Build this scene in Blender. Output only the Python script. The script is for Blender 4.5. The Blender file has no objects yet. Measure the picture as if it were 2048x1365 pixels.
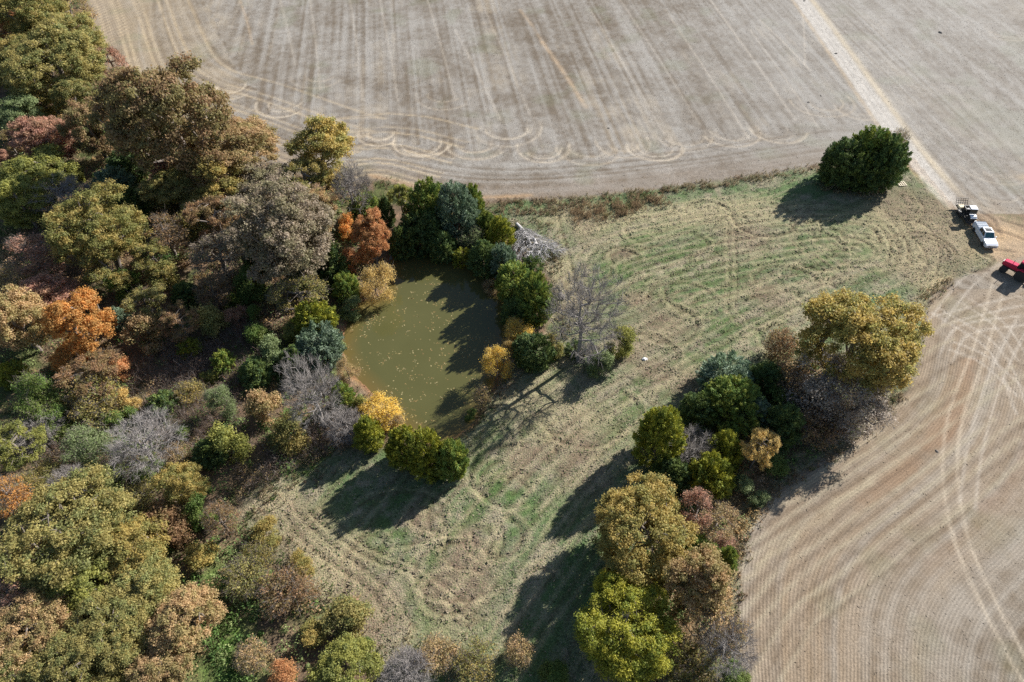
import bpy, bmesh, math, random
import numpy as np
from mathutils import Vector

sc = bpy.context.scene
COL = sc.collection
# ------------------------------------------------------------------ camera, sky, sun, exposure
CAM_H, PITCH, LENS = 75.0, 49.0, 24.0
FPX = LENS / 36.0 * 2048.0
cam_d = bpy.data.cameras.new('camera')
cam_d.lens = LENS; cam_d.sensor_width = 36.0
cam_d.clip_start = 0.5; cam_d.clip_end = 6000
cam = bpy.data.objects.new('camera', cam_d); COL.objects.link(cam)
cam.location = (0, 0, CAM_H); cam.rotation_euler = (math.radians(90 - PITCH), 0, 0)
sc.camera = cam
SUN_EL, SUN_AZ = math.radians(30.5), math.radians(39)          # azimuth measured from +X
SUNV = Vector((math.cos(SUN_EL) * math.cos(SUN_AZ), math.cos(SUN_EL) * math.sin(SUN_AZ), math.sin(SUN_EL)))
world = bpy.data.worlds.new('World'); sc.world = world; world.use_nodes = True
wt = world.node_tree; bg = wt.nodes['Background']
sky = wt.nodes.new('ShaderNodeTexSky'); sky.sky_type = 'NISHITA'; sky.sun_disc = False
sky.sun_elevation = SUN_EL; sky.sun_rotation = math.radians(90) - SUN_AZ
sky.air_density = 1.0; sky.dust_density = 0.6
wt.links.new(sky.outputs[0], bg.inputs[0]); bg.inputs[1].default_value = 0.062
sun_d = bpy.data.lights.new('sun', 'SUN'); sun_d.energy = 5.0; sun_d.angle = math.radians(0.53)
sun_d.color = (1.0, 0.965, 0.925)
sun = bpy.data.objects.new('sun', sun_d); COL.objects.link(sun)
sun.location = (60, 50, 120); sun.rotation_euler = SUNV.to_track_quat('Z', 'Y').to_euler()
vs = sc.view_settings
vs.view_transform = 'Standard'; vs.look = 'None'; vs.gamma = 1.0; vs.exposure = 1.06; vs.use_curve_mapping = False
sc.render.engine = 'CYCLES'
sc.cycles.use_denoising = False
sc.cycles.max_bounces = 6; sc.cycles.diffuse_bounces = 3; sc.cycles.transmission_bounces = 3
sc.cycles.use_adaptive_sampling = False
sc.render.filter_size = 1.2 if hasattr(sc.render, 'filter_size') else 1.5

# ------------------------------------------------------------------ helpers
rng = np.random.default_rng(11)
_ct, _st = math.cos(math.radians(90 - PITCH)), math.sin(math.radians(90 - PITCH))
def G(px, py, z=0.0):
    """where the ray of a surveyed photo point meets the level z, in metres"""
    x = (px - 1024) / FPX; y = (682.5 - py) / FPX
    d = (x, y * _ct + _st, y * _st - _ct); k = (z - CAM_H) / d[2]
    return np.array((d[0] * k, d[1] * k, z))
def GP(pts, z=0.0):
    return np.array([G(p[0], p[1], z)[:2] for p in pts])
def px_per_m(px, py, z=0.0):
    p = G(px, py, z); depth = p[1] * _st + (CAM_H - p[2]) * _ct
    return FPX / depth
def tag(o, label=None, cat=None, group=None, kind=None):
    if label: o['label'] = label
    if cat: o['category'] = cat
    if group: o['group'] = group
    if kind: o['kind'] = kind
    return o
def empty(name, loc=(0, 0, 0), rz=0.0, parent=None):
    o = bpy.data.objects.new(name, None); COL.objects.link(o)
    o.location = loc; o.rotation_euler = (0, 0, rz); o.parent = parent; o.empty_display_size = 0.3
    return o
def mk_mesh(name, V, F, mat=None, smooth=False, attrs=None):
    """V (n,3), F (m,3|4) arrays -> mesh; attrs: name -> (n,) floats or (n,3) colours per vertex"""
    V = np.asarray(V, dtype=np.float32); F = np.asarray(F, dtype=np.int32)
    m = bpy.data.meshes.new(name); k = F.shape[1]
    m.vertices.add(len(V)); m.vertices.foreach_set('co', V.ravel())
    m.loops.add(F.size); m.loops.foreach_set('vertex_index', F.ravel())
    m.polygons.add(len(F)); m.polygons.foreach_set('loop_start', np.arange(len(F), dtype=np.int32) * k)
    m.polygons.foreach_set('loop_total', np.full(len(F), k, dtype=np.int32))
    if smooth: m.polygons.foreach_set('use_smooth', np.ones(len(F), dtype=bool))
    for nm, a in (attrs or {}).items():
        a = np.asarray(a, dtype=np.float32)
        if a.ndim == 1:
            m.attributes.new(nm, 'FLOAT', 'POINT').data.foreach_set('value', a)
        else:
            c = np.ones((len(a), 4), dtype=np.float32); c[:, :a.shape[1]] = a
            m.attributes.new(nm, 'FLOAT_COLOR', 'POINT').data.foreach_set('color', c.ravel())
    m.update(calc_edges=True)
    if mat: m.materials.append(mat)
    return m
def link(name, mesh, parent=None):
    o = bpy.data.objects.new(name, mesh); COL.objects.link(o); o.parent = parent
    return o

# numpy value noise -------------------------------------------------
def _hash(ix, iy, s):
    h = (ix.astype(np.int64) * 374761393 + iy.astype(np.int64) * 668265263 + s * 974634541) & 0xFFFFFFFF
    h = ((h ^ (h >> 13)) * 1274126177) & 0xFFFFFFFF
    return ((h ^ (h >> 16)) & 0xFFFF) / 65535.0
def vn(x, y, s=0):
    ix = np.floor(x); iy = np.floor(y); fx = x - ix; fy = y - iy
    fx = fx * fx * (3 - 2 * fx); fy = fy * fy * (3 - 2 * fy)
    a = _hash(ix, iy, s); b = _hash(ix + 1, iy, s); c = _hash(ix, iy + 1, s); d = _hash(ix + 1, iy + 1, s)
    return a + (b - a) * fx + (c - a) * fy + (a - b - c + d) * fx * fy
def fbm(x, y, s=0, o=4, g=0.5):
    t = 0; w = 1; n = 0
    for i in range(o):
        t = t + w * vn(x * 2 ** i + 17.3 * i, y * 2 ** i - 9.1 * i, s + i); n += w; w *= g
    return t / n
def ss(a, b, x):
    t = np.clip((x - a) / (b - a), 0, 1); return t * t * (3 - 2 * t)
def dist_poly(X, Y, pts, closed=False, maxd=None):
    """distance to a polyline, and signed side (+ left of travel)"""
    pts = np.asarray(pts); n = len(pts); D = np.full(X.shape, 1e9); S = np.zeros(X.shape)
    for i in range(n if closed else n - 1):
        a = pts[i]; b = pts[(i + 1) % n]; ab = b - a; L = ab @ ab + 1e-12
        t = np.clip(((X - a[0]) * ab[0] + (Y - a[1]) * ab[1]) / L, 0, 1)
        dx = X - a[0] - t * ab[0]; dy = Y - a[1] - t * ab[1]; d = np.hypot(dx, dy)
        m = d < D; D = np.where(m, d, D); S = np.where(m, ab[0] * dy - ab[1] * dx, S)
    return D, S
def inside(X, Y, pts):
    pts = np.asarray(pts); r = np.zeros(X.shape, bool); n = len(pts)
    for i in range(n):
        x0, y0 = pts[i]; x1, y1 = pts[(i + 1) % n]
        if y0 == y1: continue
        c = ((y0 > Y) != (y1 > Y)) & (X < (x1 - x0) * (Y - y0) / (y1 - y0) + x0); r ^= c
    return r
def smooth_line(pts, k=6):
    """Catmull-Rom through the points"""
    p = np.asarray(pts, float); q = np.vstack([2 * p[0] - p[1], p, 2 * p[-1] - p[-2]]); out = []
    for i in range(1, len(q) - 2):
        for t in np.linspace(0, 1, k, endpoint=False):
            out.append(0.5 * (2 * q[i] + (q[i + 1] - q[i - 1]) * t + (2 * q[i - 1] - 5 * q[i] + 4 * q[i + 1] - q[i + 2]) * t * t
                              + (3 * q[i] - q[i - 1] - 3 * q[i + 1] + q[i + 2]) * t ** 3))
    out.append(p[-1]); return np.array(out)

# node helpers -------------------------------------------------------
class NT:
    def __init__(s, name):
        s.m = bpy.data.materials.new(name); s.m.use_nodes = True; s.t = s.m.node_tree
        s.b = s.t.nodes['Principled BSDF']; s.out = s.t.nodes['Material Output']
    def n(s, typ, **kw):
        nd = s.t.nodes.new(typ)
        for k, v in kw.items():
            if k.startswith('i_'):
                key = k[2:]; key = int(key) if key.isdigit() else key
                s.set(nd.inputs[key], v)
            else: setattr(nd, k, v)
        return nd
    def set(s, sock, v):
        if isinstance(v, bpy.types.NodeSocket): s.t.links.new(v, sock)
        else: sock.default_value = v
    def math(s, op, a, b=0.0, c=0.0, clamp=False):
        nd = s.t.nodes.new('ShaderNodeMath'); nd.operation = op; nd.use_clamp = clamp
        for i, v in enumerate((a, b, c)): s.set(nd.inputs[i], v)
        return nd.outputs[0]
    def mix(s, f, a, b, typ='MIX'):
        nd = s.t.nodes.new('ShaderNodeMix'); nd.data_type = 'RGBA'; nd.blend_type = typ
        s.set(nd.inputs[0], f)
        for i, v in ((6, a), (7, b)):
            if isinstance(v, (tuple, list)) and len(v) == 3: v = (*v, 1)
            s.set(nd.inputs[i], v)
        return nd.outputs[2]
    def noise(s, scale, detail=3.0, rough=0.55, vec=None, dist=0.0):
        nd = s.n('ShaderNodeTexNoise'); nd.inputs['Scale'].default_value = scale
        nd.inputs['Detail'].default_value = detail; nd.inputs['Roughness'].default_value = rough
        nd.inputs['Distortion'].default_value = dist
        if vec is not None: s.set(nd.inputs['Vector'], vec)
        return nd.outputs[0]
    def ramp(s, f, stops):
        nd = s.n('ShaderNodeValToRGB'); s.set(nd.inputs[0], f); e = nd.color_ramp.elements
        while len(e) < len(stops): e.new(0.5)
        for x, (p, c) in zip(e, stops):
            x.position = p; x.color = (c, c, c, 1) if isinstance(c, (int, float)) else (*c, 1)
        return nd.outputs[0]
    def attr(s, name, typ='GEOMETRY'):
        nd = s.n('ShaderNodeAttribute'); nd.attribute_name = name; nd.attribute_type = typ; return nd

def paint(name, col, rough=0.5, metal=0.0, spec=0.5, coat=0.0, vary=0.12, scale=6.0):
    """a plain surface with some procedural wear"""
    t = NT(name); g = t.n('ShaderNodeNewGeometry')
    f = t.noise(scale, 4.0, 0.6, g.outputs['Position'])
    c = t.mix(t.math('MULTIPLY', t.math('SUBTRACT', f, 0.35, clamp=True), vary * 4), col, tuple(0.6 * v + 0.02 for v in col))
    t.set(t.b.inputs['Base Color'], c)
    t.set(t.b.inputs['Roughness'], t.math('ADD', t.math('MULTIPLY', f, 0.2), rough - 0.1))
    t.b.inputs['Metallic'].default_value = metal; t.b.inputs['Specular IOR Level'].default_value = spec
    t.b.inputs['Coat Weight'].default_value = coat
    return t.m
# ------------------------------------------------------------------ ground survey (photo points laid on the ground)
WATER = -0.55
FIELD_S = smooth_line(GP([(150, -60), (182, 30), (197, 100), (225, 185), (300, 240), (400, 272), (500, 312), (600, 350), (690, 372), (745, 362), (800, 376),
                          (870, 394), (960, 404), (1060, 402), (1150, 397), (1300, 380), (1480, 356), (1600, 338), (1700, 322), (1790, 318)]), 4)
ROAD = smooth_line(np.vstack([G(1560, -50)[:2] + np.array((-6.0, 60)), GP([(1560, -50), (1603, 0), (1675, 100), (1745, 200), (1800, 280), (1850, 343), (1905, 408)])]), 6)
EAST_W = smooth_line(GP([(2110, 500), (1990, 530), (1900, 565), (1858, 605), (1845, 680), (1825, 760), (1765, 835), (1690, 890), (1600, 945), (1540, 990),
                         (1505, 1040), (1486, 1090), (1476, 1150), (1472, 1250), (1478, 1365), (1490, 1480)]), 4)
POND = smooth_line(GP([(790, 497), (835, 488), (885, 508), (935, 530), (985, 562), (1012, 620), (1020, 652), (1002, 684), (985, 722), (984, 762), (962, 802),
                       (944, 842), (910, 866), (880, 886), (845, 872), (802, 842), (770, 802), (735, 768), (706, 736), (692, 692), (700, 650),
                       (722, 612), (760, 598), (783, 560), (784, 522), (790, 497)], WATER), 4)[:-1]
MEADOW = np.vstack([GP([(955, 415), (1060, 402), (1150, 397), (1300, 380), (1480, 356), (1600, 338), (1740, 345), (1800, 330), (1860, 370), (1925, 440), (1990, 530), (1900, 565),
                        (1858, 605), (1845, 680), (1825, 760), (1765, 835), (1690, 890), (1540, 990), (1486, 1090), (1472, 1250), (1480, 1440), (760, 1440), (745, 1330), (650, 1230),
                        (585, 1130), (475, 1040), (470, 990), (560, 960), (690, 905), (830, 900), (905, 880), (945, 850), (970, 800), (1000, 740), (1090, 690),
                        (1115, 600), (1090, 540), (1010, 440)])])
ROWDIR = np.array((math.sin(math.radians(-8.0)), math.cos(math.radians(-8.0))))
ROWN = np.array((ROWDIR[1], -ROWDIR[0]))

def mound(X, Y):
    """the lie of the land without fine relief: level, with the pond sunk into it"""
    D, _ = dist_poly(X, Y, POND, True); ins = inside(X, Y, POND); sd = np.where(ins, -D, D)
    edge = ss(0, 25, np.minimum(150 - np.abs(X), np.minimum(Y - 2, 205 - Y)))
    z = 0.35 * (fbm(X / 38, Y / 38, 5, 2) - 0.5) * edge * ss(3, 15, sd)
    bank = ss(-0.4, 1.9, sd)
    z = np.where(sd < 2, (1 - bank) * (WATER - 0.25) + bank * z, z)
    return np.where(sd < -0.4, WATER - 0.25 - 0.35 * np.clip(-sd - 0.4, 0, 3), z), sd
def ground_z(x, y):
    return float(mound(np.array([x]), np.array([y]))[0][0])

xs = np.concatenate([np.arange(-150, -92, 0.75), np.arange(-92, 92, 0.33), np.arange(92, 150.01, 0.75)])
ys = [2.0]
while ys[-1] < 205: ys.append(ys[-1] + 0.26 + 0.0018 * max(0, ys[-1] - 20) + (0.25 if ys[-1] < 17 else 0))
ys = np.array(ys); NX, NY = len(xs), len(ys)
X, Y = np.meshgrid(xs, ys); X = X.ravel(); Y = Y.ravel()
Z, SDP = mound(X, Y)

dS, sS = dist_poly(X, Y, FIELD_S); north = np.where(sS > 0, dS, -dS)          # + in the upper field
dR, sR = dist_poly(X, Y, ROAD); road_side = np.where(sR > 0, dR, -dR)          # + left of travel towards the camera = right field
dE, sE = dist_poly(X, Y, EAST_W); east = np.where(sE > 0, dE, -dE)             # + in the lower right field
inM = inside(X, Y, MEADOW); dM, _ = dist_poly(X, Y, MEADOW, True); sdM = np.where(inM, dM, -dM)

endR = ROAD[-1]; beyond = (Y > endR[1] - 3)
rightf = (road_side > 0) & beyond & (X > 40)
f_north = ss(-0.7, 0.7, north + 1.0 * (fbm(X / 2, Y / 2, 3, 2) - 0.5)) * (~rightf)
f_east = np.where(rightf, 1.0, ss(-0.5, 0.5, east + 0.9 * (fbm(X / 1.7, Y / 1.7, 4, 2) - 0.5)) * (Y < endR[1] + 3))
lot = np.exp(-(((X - 81) / 7.5) ** 2 + ((Y - 88) / 8.5) ** 2))                  # worn ground round the vehicles
f_field = np.clip(f_north + f_east, 0, 1)
f_mead = ss(-1.2, 0.8, sdM + 2.2 * (fbm(X / 3, Y / 3, 8, 3) - 0.5)) * (1 - f_field)
f_wood = np.clip(1 - f_field - f_mead, 0, 1)
hedge = GP([(1600, 780), (1540, 850), (1440, 930), (1400, 1040), (1370, 1130), (1330, 1260), (1330, 1380)])
hedge_d, _ = dist_poly(X, Y, hedge)
f_litter = ss(7.5, 3.0, hedge_d + 4 * (fbm(X / 3, Y / 3, 12, 3) - 0.5)) * (1 - f_field)

def soften(A, k):
    A = A.reshape(NY, NX).astype(float)
    for _ in range(2):
        for ax in (0, 1):
            pad = [(0, 0), (0, 0)]; pad[ax] = (k + 1, k); c = np.cumsum(np.pad(A, pad, 'edge'), ax)
            A = (c[2 * k + 1:] - c[:-2 * k - 1]) / (2 * k + 1) if ax == 0 else (c[:, 2 * k + 1:] - c[:, :-2 * k - 1]) / (2 * k + 1)
    return A.ravel()
eb = soften(east, 22); we = ss(0.5, 9, east); east_r = east * (1 - we) + eb * we
nb_ = soften(north, 22); wn = ss(0.5, 9, north); north_r = north * (1 - wn) + nb_ * wn
# across-row coordinate: straight rows inside, following the edge on the headland
lin = X * ROWN[0] + Y * ROWN[1]
head = ss(15, 9, north + 3 * (fbm(X / 9, Y / 9, 21, 2) - 0.5))
head_w = ss(34, 20, north) * ss(-40, -75, X)
head = np.maximum(head, head_w)
rowu = np.where(f_north > 0.01, np.where(head > 0.35 + 0.3 * vn(X / 2.5, Y / 2.5, 23), north_r, lin), lin)
eh = ss(44, 30, east + 6 * (fbm(X / 14, Y / 14, 22, 2) - 0.5)) * (Y < 76)
linE = X * math.cos(0.62) + Y * math.sin(0.62)
rowu = np.where((f_east > 0.01) & ~rightf, np.where(eh > 0.5, east_r, linE), rowu)
meadow_axis = smooth_line(GP([(1900, 520), (1740, 600), (1560, 700), (1400, 790), (1250, 880), (1120, 1000), (980, 1180), (880, 1330)]), 5)
dA, sA = dist_poly(X, Y, meadow_axis); axis_s = np.where(sA > 0, dA, -dA)
rowu = np.where(f_mead > 0.5, axis_s, rowu)

def streak(u, along, seed, wu, wa):
    return vn(u / wu, along / wa, seed)
along = np.where(rightf | (head <= 0.5), X * ROWDIR[0] + Y * ROWDIR[1], X)
# --- field colour
nA = fbm(X / 14, Y / 14, 31, 4); nB = fbm(X / 4, Y / 4, 32, 3); nC = fbm(X / 0.9, Y / 0.9, 33, 2)
s1 = streak(rowu, along, 41, 1.6, 38); s2 = streak(rowu, along, 42, 0.7, 30); s3 = streak(rowu, along, 43, 4.5, 70)
s4 = streak(rowu, along, 45, 9.0, 60)
soil = np.array((0.165, 0.132, 0.098)); grey = np.array((0.325, 0.298, 0.262)); straw = np.array((0.44, 0.345, 0.225)); redsoil = np.array((0.235, 0.135, 0.08))
s5 = streak(rowu, along, 46, 0.62, 75); s6 = streak(rowu, along, 47, 0.62, 28)
k = np.clip(0.52 + 0.20 * (s1 - 0.5) + 0.55 * (s5 - 0.5) + 0.60 * (s6 - 0.5) + 0.14 * (s3 - 0.5) + 0.70 * (nA - 0.5) + 0.70 * (nB - 0.5) + 0.70 * (nC - 0.5), 0, 1)
FIELD = (soil + (grey - soil) * k[:, None])
kst = np.clip(2.2 * (s4 * 0.5 + nB * 0.5 - 0.55) + 0.6 * (s2 - 0.6), 0, 1) * np.where(rightf, 0.25, 0.5)
FIELD += (straw - FIELD) * kst[:, None]
red = np.clip(ss(0.52, 0.75, streak(rowu, along, 51, 3.2, 30) * 0.7 + nB * 0.35) * ss(2, 6, east) * ss(19, 11, east), 0, 1) * (Y < 62) * 0.75
FIELD += (redsoil - FIELD) * red[:, None]
near_tan = ss(28, 8, east) * (Y < 76) * 0.55
FIELD += (np.array((0.30, 0.230, 0.160)) - FIELD) * (near_tan * (0.35 + 1.1 * s2))[:, None]
low = ss(9, 2, north) * (f_north > 0) * 0.50
FIELD += (np.array((0.225, 0.165, 0.115)) - FIELD) * (low * (0.6 + 0.8 * (nB - 0.3)))[:, None]
lefttan = ss(-45, -85, X) * ss(40, 8, north) * 0.55
FIELD += (np.array((0.40, 0.31, 0.20)) - FIELD) * (lefttan * (0.4 + 0.9 * s1))[:, None]
grn = ss(0.60, 0.80, fbm(X / 7, Y / 7, 61, 3)) * 0.22
FIELD += (np.array((0.17, 0.19, 0.10)) - FIELD) * grn[:, None]
pale = ss(20, 75, X) * ss(60, 120, Y) * 0.26
FIELD += (np.array((0.38, 0.36, 0.33)) - FIELD) * pale[:, None]
# --- meadow colour
gA = fbm(X / 9, Y / 9, 71, 4); gB = fbm(X / 2.2, Y / 2.2, 72, 3); gC = fbm(X / 0.7, Y / 0.7, 73, 2)
m1 = streak(axis_s + 1.5 * gB, Y + X * 0.3, 74, 1.3, 16); m2 = streak(axis_s + 1.0 * gA, Y, 75, 3.2, 30)
MSTR = np.array((0.250, 0.222, 0.165)); MGRN = np.array((0.096, 0.148, 0.064)); MOLV = np.array((0.152, 0.172, 0.105)); MSOIL = np.array((0.205, 0.150, 0.115))
g = np.clip(0.69 + 1.1 * (gA - 0.5) + 1.2 * (gB - 0.5) + 0.6 * (m1 - 0.5) + 0.6 * (m2 - 0.5) + 0.8 * (gC - 0.5), 0, 1)
MEAD = MSTR + (MOLV - MSTR) * ss(0.15, 0.5, g)[:, None]
MEAD += (MGRN - MEAD) * (ss(0.5, 0.95, g) * 0.92)[:, None]
MZ = np.zeros_like(X)
def blob(px, py, rx, ry, z=0):
    c = G(px, py); s = px_per_m(px, py)
    return np.exp(-(((X - c[0]) * s / rx) ** 2 + ((Y - c[1]) * s * 0.72 / ry) ** 2))
greenz = sum(blob(*b) for b in [(1680, 520, 90, 60), (1580, 640, 60, 45), (1380, 500, 120, 55), (1280, 540, 80, 60), (1450, 620, 90, 60), (700, 1050, 90, 50), (800, 1130, 110, 60), (900, 1060, 80, 60),
                               (1080, 860, 90, 25), (1180, 800, 110, 25), (820, 1240, 60, 50), (950, 930, 60, 50), (1430, 720, 120, 50), (1000, 1000, 90, 60), (1280, 780, 60, 25), (760, 1200, 60, 60)])
MEAD += (np.array((0.078, 0.128, 0.042)) - MEAD) * (np.clip(greenz, 0, 1) * ss(0.38, 0.66, 0.5 * gB + 0.25 * m1 + 0.25 * gC) * 0.78)[:, None]
soilz = sum(blob(*b) for b in [(1535, 590, 38, 30), (1240, 508, 28, 16), (1275, 600, 30, 16), (1330, 650, 60, 35), (1860, 470, 60, 90), (1800, 420, 60, 40), (1900, 430, 50, 40), (1250, 690, 40, 30),
                              (1050, 905, 45, 20), (1150, 900, 60, 60), (940, 1150, 60, 60), (520, 1010, 70, 30), (600, 1080, 50, 50), (690, 1160, 50, 60), (1040, 945, 25, 16), (840, 1040, 30, 20), (940, 1085, 20, 20),
                              (900, 1180, 50, 30), (760, 1230, 50, 60), (1310, 740, 30, 20), (1390, 770, 60, 30), (1000, 770, 40, 20), (1140, 600, 40, 50), (1170, 450, 30, 40), (1490, 470, 50, 30), (1820, 540, 40, 30)])
ksoil = np.clip(soilz * (0.5 + 1.4 * gB), 0, 0.95) * (0.55 + 0.6 * gC)
MEAD += (MSOIL - MEAD) * np.clip(ksoil, 0, 1)[:, None]
strawz = sum(blob(*b) for b in [(1860, 560, 40, 50), (1800, 470, 90, 60), (1150, 440, 60, 30), (1300, 430, 160, 24), (1150, 830, 90, 30), (1050, 800, 80, 40), (560, 1000, 70, 40), (640, 1130, 70, 60), (1500, 420, 120, 24), (850, 1290, 120, 30), (1120, 560, 40, 60)])
MEAD += (np.array((0.33, 0.275, 0.185)) - MEAD) * np.clip(strawz * (0.15 + 1.1 * m1 * gB * 2), 0, 0.75)[:, None]
# --- woodland floor and litter
w1 = fbm(X / 5, Y / 5, 81, 4); w2 = fbm(X / 1.1, Y / 1.1, 82, 3)
WOOD = np.array((0.115, 0.088, 0.060)) + (np.array((0.080, 0.098, 0.038)) - np.array((0.115, 0.088, 0.060))) * ss(0.5, 0.7, w1)[:, None]
WOOD += (np.array((0.21, 0.145, 0.10)) - WOOD) * (ss(0.45, 0.75, w2) * 0.7)[:, None]
gw = np.clip(sum(blob(*b) for b in [(450, 1240, 50, 90), (420, 1180, 40, 40), (300, 870, 90, 40), (160, 900, 80, 40), (480, 1330, 60, 40), (640, 1215, 50, 25), (640, 960, 120, 40)]), 0, 1)
WOOD += (np.array((0.085, 0.155, 0.035)) - WOOD) * (gw * ss(0.3, 0.6, w2))[:, None]
LIT = np.array((0.10, 0.075, 0.045)) + (np.array((0.20, 0.135, 0.085)) - np.array((0.10, 0.075, 0.045))) * w2[:, None]
MEAD += (LIT - MEAD) * f_litter[:, None]
# --- banks of the pond
BANK = np.array((0.19, 0.105, 0.055)) * (0.7 + 0.6 * w2)[:, None]
FIELD *= np.array((1.01, 1.02, 1.02))
FIELD *= np.where(rightf, 0.86, np.where(f_east > 0.5, 0.78, 0.82))[:, None] * np.where(((f_east > 0.5) & ~rightf)[:, None], np.array((1.05, 1.0, 0.93)), np.array((1.0, 1.0, 1.0)))
ALB = FIELD * f_field[:, None] + MEAD * f_mead[:, None] + WOOD * f_wood[:, None]
kb = ss(1.5, 0.3, SDP + 1.2 * (gB - 0.5)) * 0.9
ALB += (BANK - ALB) * kb[:, None]
ALB += (np.array((0.10, 0.085, 0.03)) - ALB) * ss(0.0, -0.6, SDP)[:, None]

# --- tracks, ruts and turning marks: thin wear along surveyed lines (colour) with a real groove or ridge (height)
HGT = np.zeros_like(X)
def mark(pts, w, col=None, amt=0.6, dz=0.0, ridge=0.0, brk=0.35, seed=0, world=False, k=5):
    """wear of half-width w along a line; dz sinks it, ridge throws up its edges"""
    L = smooth_line(pts if world else GP(pts), k)
    lo = L.min(0) - 2.5; hi = L.max(0) + 2.5
    ids = np.nonzero((X > lo[0]) & (X < hi[0]) & (Y > lo[1]) & (Y < hi[1]))[0]
    x, y = X[ids], Y[ids]; d, _ = dist_poly(x, y, L)
    d = d + 0.25 * w * (vn(x * 2.1, y * 2.1, seed + 7) - 0.5) * 2
    f = np.exp(-(d / w) ** 2) * np.clip(1 - brk + brk * 2 * vn(x / 1.9, y / 1.9, seed + 3), 0, 1) * ss(1.0, 2.5, SDP[ids])
    if col is not None: ALB[ids] += (np.array(col) - ALB[ids]) * (f * amt)[:, None]
    HGT[ids] += -dz * f + ridge * np.exp(-((d - 1.8 * w) / (0.8 * w)) ** 2)
STR = (0.52, 0.44, 0.33); DRK = (0.115, 0.082, 0.055); PAL = (0.45, 0.40, 0.33)
def offset_line(L, o):
    t = np.gradient(L, axis=0); t /= np.linalg.norm(t, axis=1)[:, None] + 1e-9
    return L + np.stack([-t[:, 1], t[:, 0]], 1) * o
def pair(pts, gauge, **kw):
    L = smooth_line(GP(pts), 5)
    mark(offset_line(L, gauge / 2), world=True, k=1, **kw); mark(offset_line(L, -gauge / 2), world=True, k=1, **kw)
def arc(px, py, r, a0, a1, squash=1.0):
    c = G(px, py)[:2]; a = np.radians(np.linspace(a0, a1, 14)); return np.stack([c[0] + r * np.cos(a), c[1] + r * squash * np.sin(a)], 1)
# planter turns on the headland of the upper field
for i, (x, y, r, st) in enumerate([(463, 172, 4.8, 1.0), (568, 206, 5.4, 1.0), (760, 266, 4.6, 1.0), (843, 288, 6.2, 1.1), (950, 285, 6.4, 0.8), (1015, 255, 6.6, 0.6), (1085, 296, 5.6, 0.65), (1178, 295, 6.0, 0.5),
                                   (1245, 285, 5.4, 0.45), (1312, 292, 5.6, 0.7), (1370, 270, 6.0, 0.4), (1462, 262, 5.8, 0.55), (1553, 258, 5.6, 0.55), (1650, 205, 6.2, 0.5), (1720, 215, 5.2, 0.4), (700, 245, 5, 0.3),
                                   (890, 190, 6, 0.3), (640, 150, 6, 0.3), (1985, 330, 6, 0.4), (2010, 60, 7, 0.4), (1995, 380, 7, 0.35)]):
    w0 = math.degrees(math.atan2(ROWDIR[1], ROWDIR[0]))
    for j, rr in enumerate((r, r * 0.86, r * 0.62, r * 0.52)):
        mark(arc(x + rng.normal(0, 2), y + rng.normal(0, 2), rr * rng.uniform(0.9, 1.1), w0 + 88 + rng.uniform(-25, 45), w0 + 272 + rng.uniform(-50, 15), rng.uniform(0.8, 1.1)), 0.24 + 0.06 * (j == 0), STR, (0.72 if j in (0, 2) else 0.32) * st * rng.uniform(0.6, 1.15), dz=0.02, ridge=0.04 * st, brk=0.5, seed=100 + 7 * i + j, world=True, k=2)
        mark(arc(x, y, rr - 0.45, w0 + 95, w0 + 262), 0.18, DRK, 0.40 * st, dz=0.03, brk=0.6, seed=300 + 7 * i + j, world=True, k=2)
# long pale combine passes and tyre lines in the upper field
for i, (a, b, wd, am) in enumerate([((1085, 85), (1172, 215), 0.5, 0.6), ((1040, 20), (1085, 85), 0.4, 0.4), ((480, 0), (505, 90), 0.3, 0.4), ((910, 60), (1000, 240), 0.28, 0.35), ((1180, 20), (1330, 270), 0.25, 0.35),
                                    ((1330, 20), (1500, 280), 0.25, 0.4), ((1240, 0), (1400, 250), 0.25, 0.3), ((620, 0), (640, 180), 0.25, 0.35), ((760, 0), (800, 230), 0.25, 0.35), ((700, 0), (725, 200), 0.3, 0.3),
                                    ((560, 0), (590, 130), 0.3, 0.3), ((855, 0), (910, 200), 0.25, 0.35), ((960, 0), (1060, 230), 0.25, 0.3), ((1420, 0), (1590, 240), 0.28, 0.4), ((1500, 60), (1640, 260), 0.22, 0.35), ((1520, 40), (1620, 140), 0.2, 0.5), ((1604, 20), (1610, 130), 0.2, 0.4)]):
    mark([a, ((a[0] + b[0]) / 2 + 2, (a[1] + b[1]) / 2), b], wd, (0.42, 0.31, 0.20) if i < 3 else PAL, am, brk=0.55, seed=500 + i)
for o, am in ((2.0, 0.5), (3.4, 0.35), (5.6, 0.5), (7.0, 0.4), (10.5, 0.4), (12, 0.35), (16, 0.4), (18, 0.3), (23, 0.35)):
    L = offset_line(FIELD_S[:44], o); mark(L, 0.26, (0.47, 0.37, 0.235), am * 1.2, ridge=0.03, brk=0.6, seed=int(o * 10), world=True, k=1)
    mark(offset_line(FIELD_S[:44], o + 0.7), 0.25, DRK, am * 0.7, dz=0.03, brk=0.6, seed=int(o * 13), world=True, k=1)
mark([(740, 352), (800, 366), (870, 386), (960, 396), (1060, 392)], 0.5, (0.40, 0.26, 0.14), 0.6, seed=620)
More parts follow.
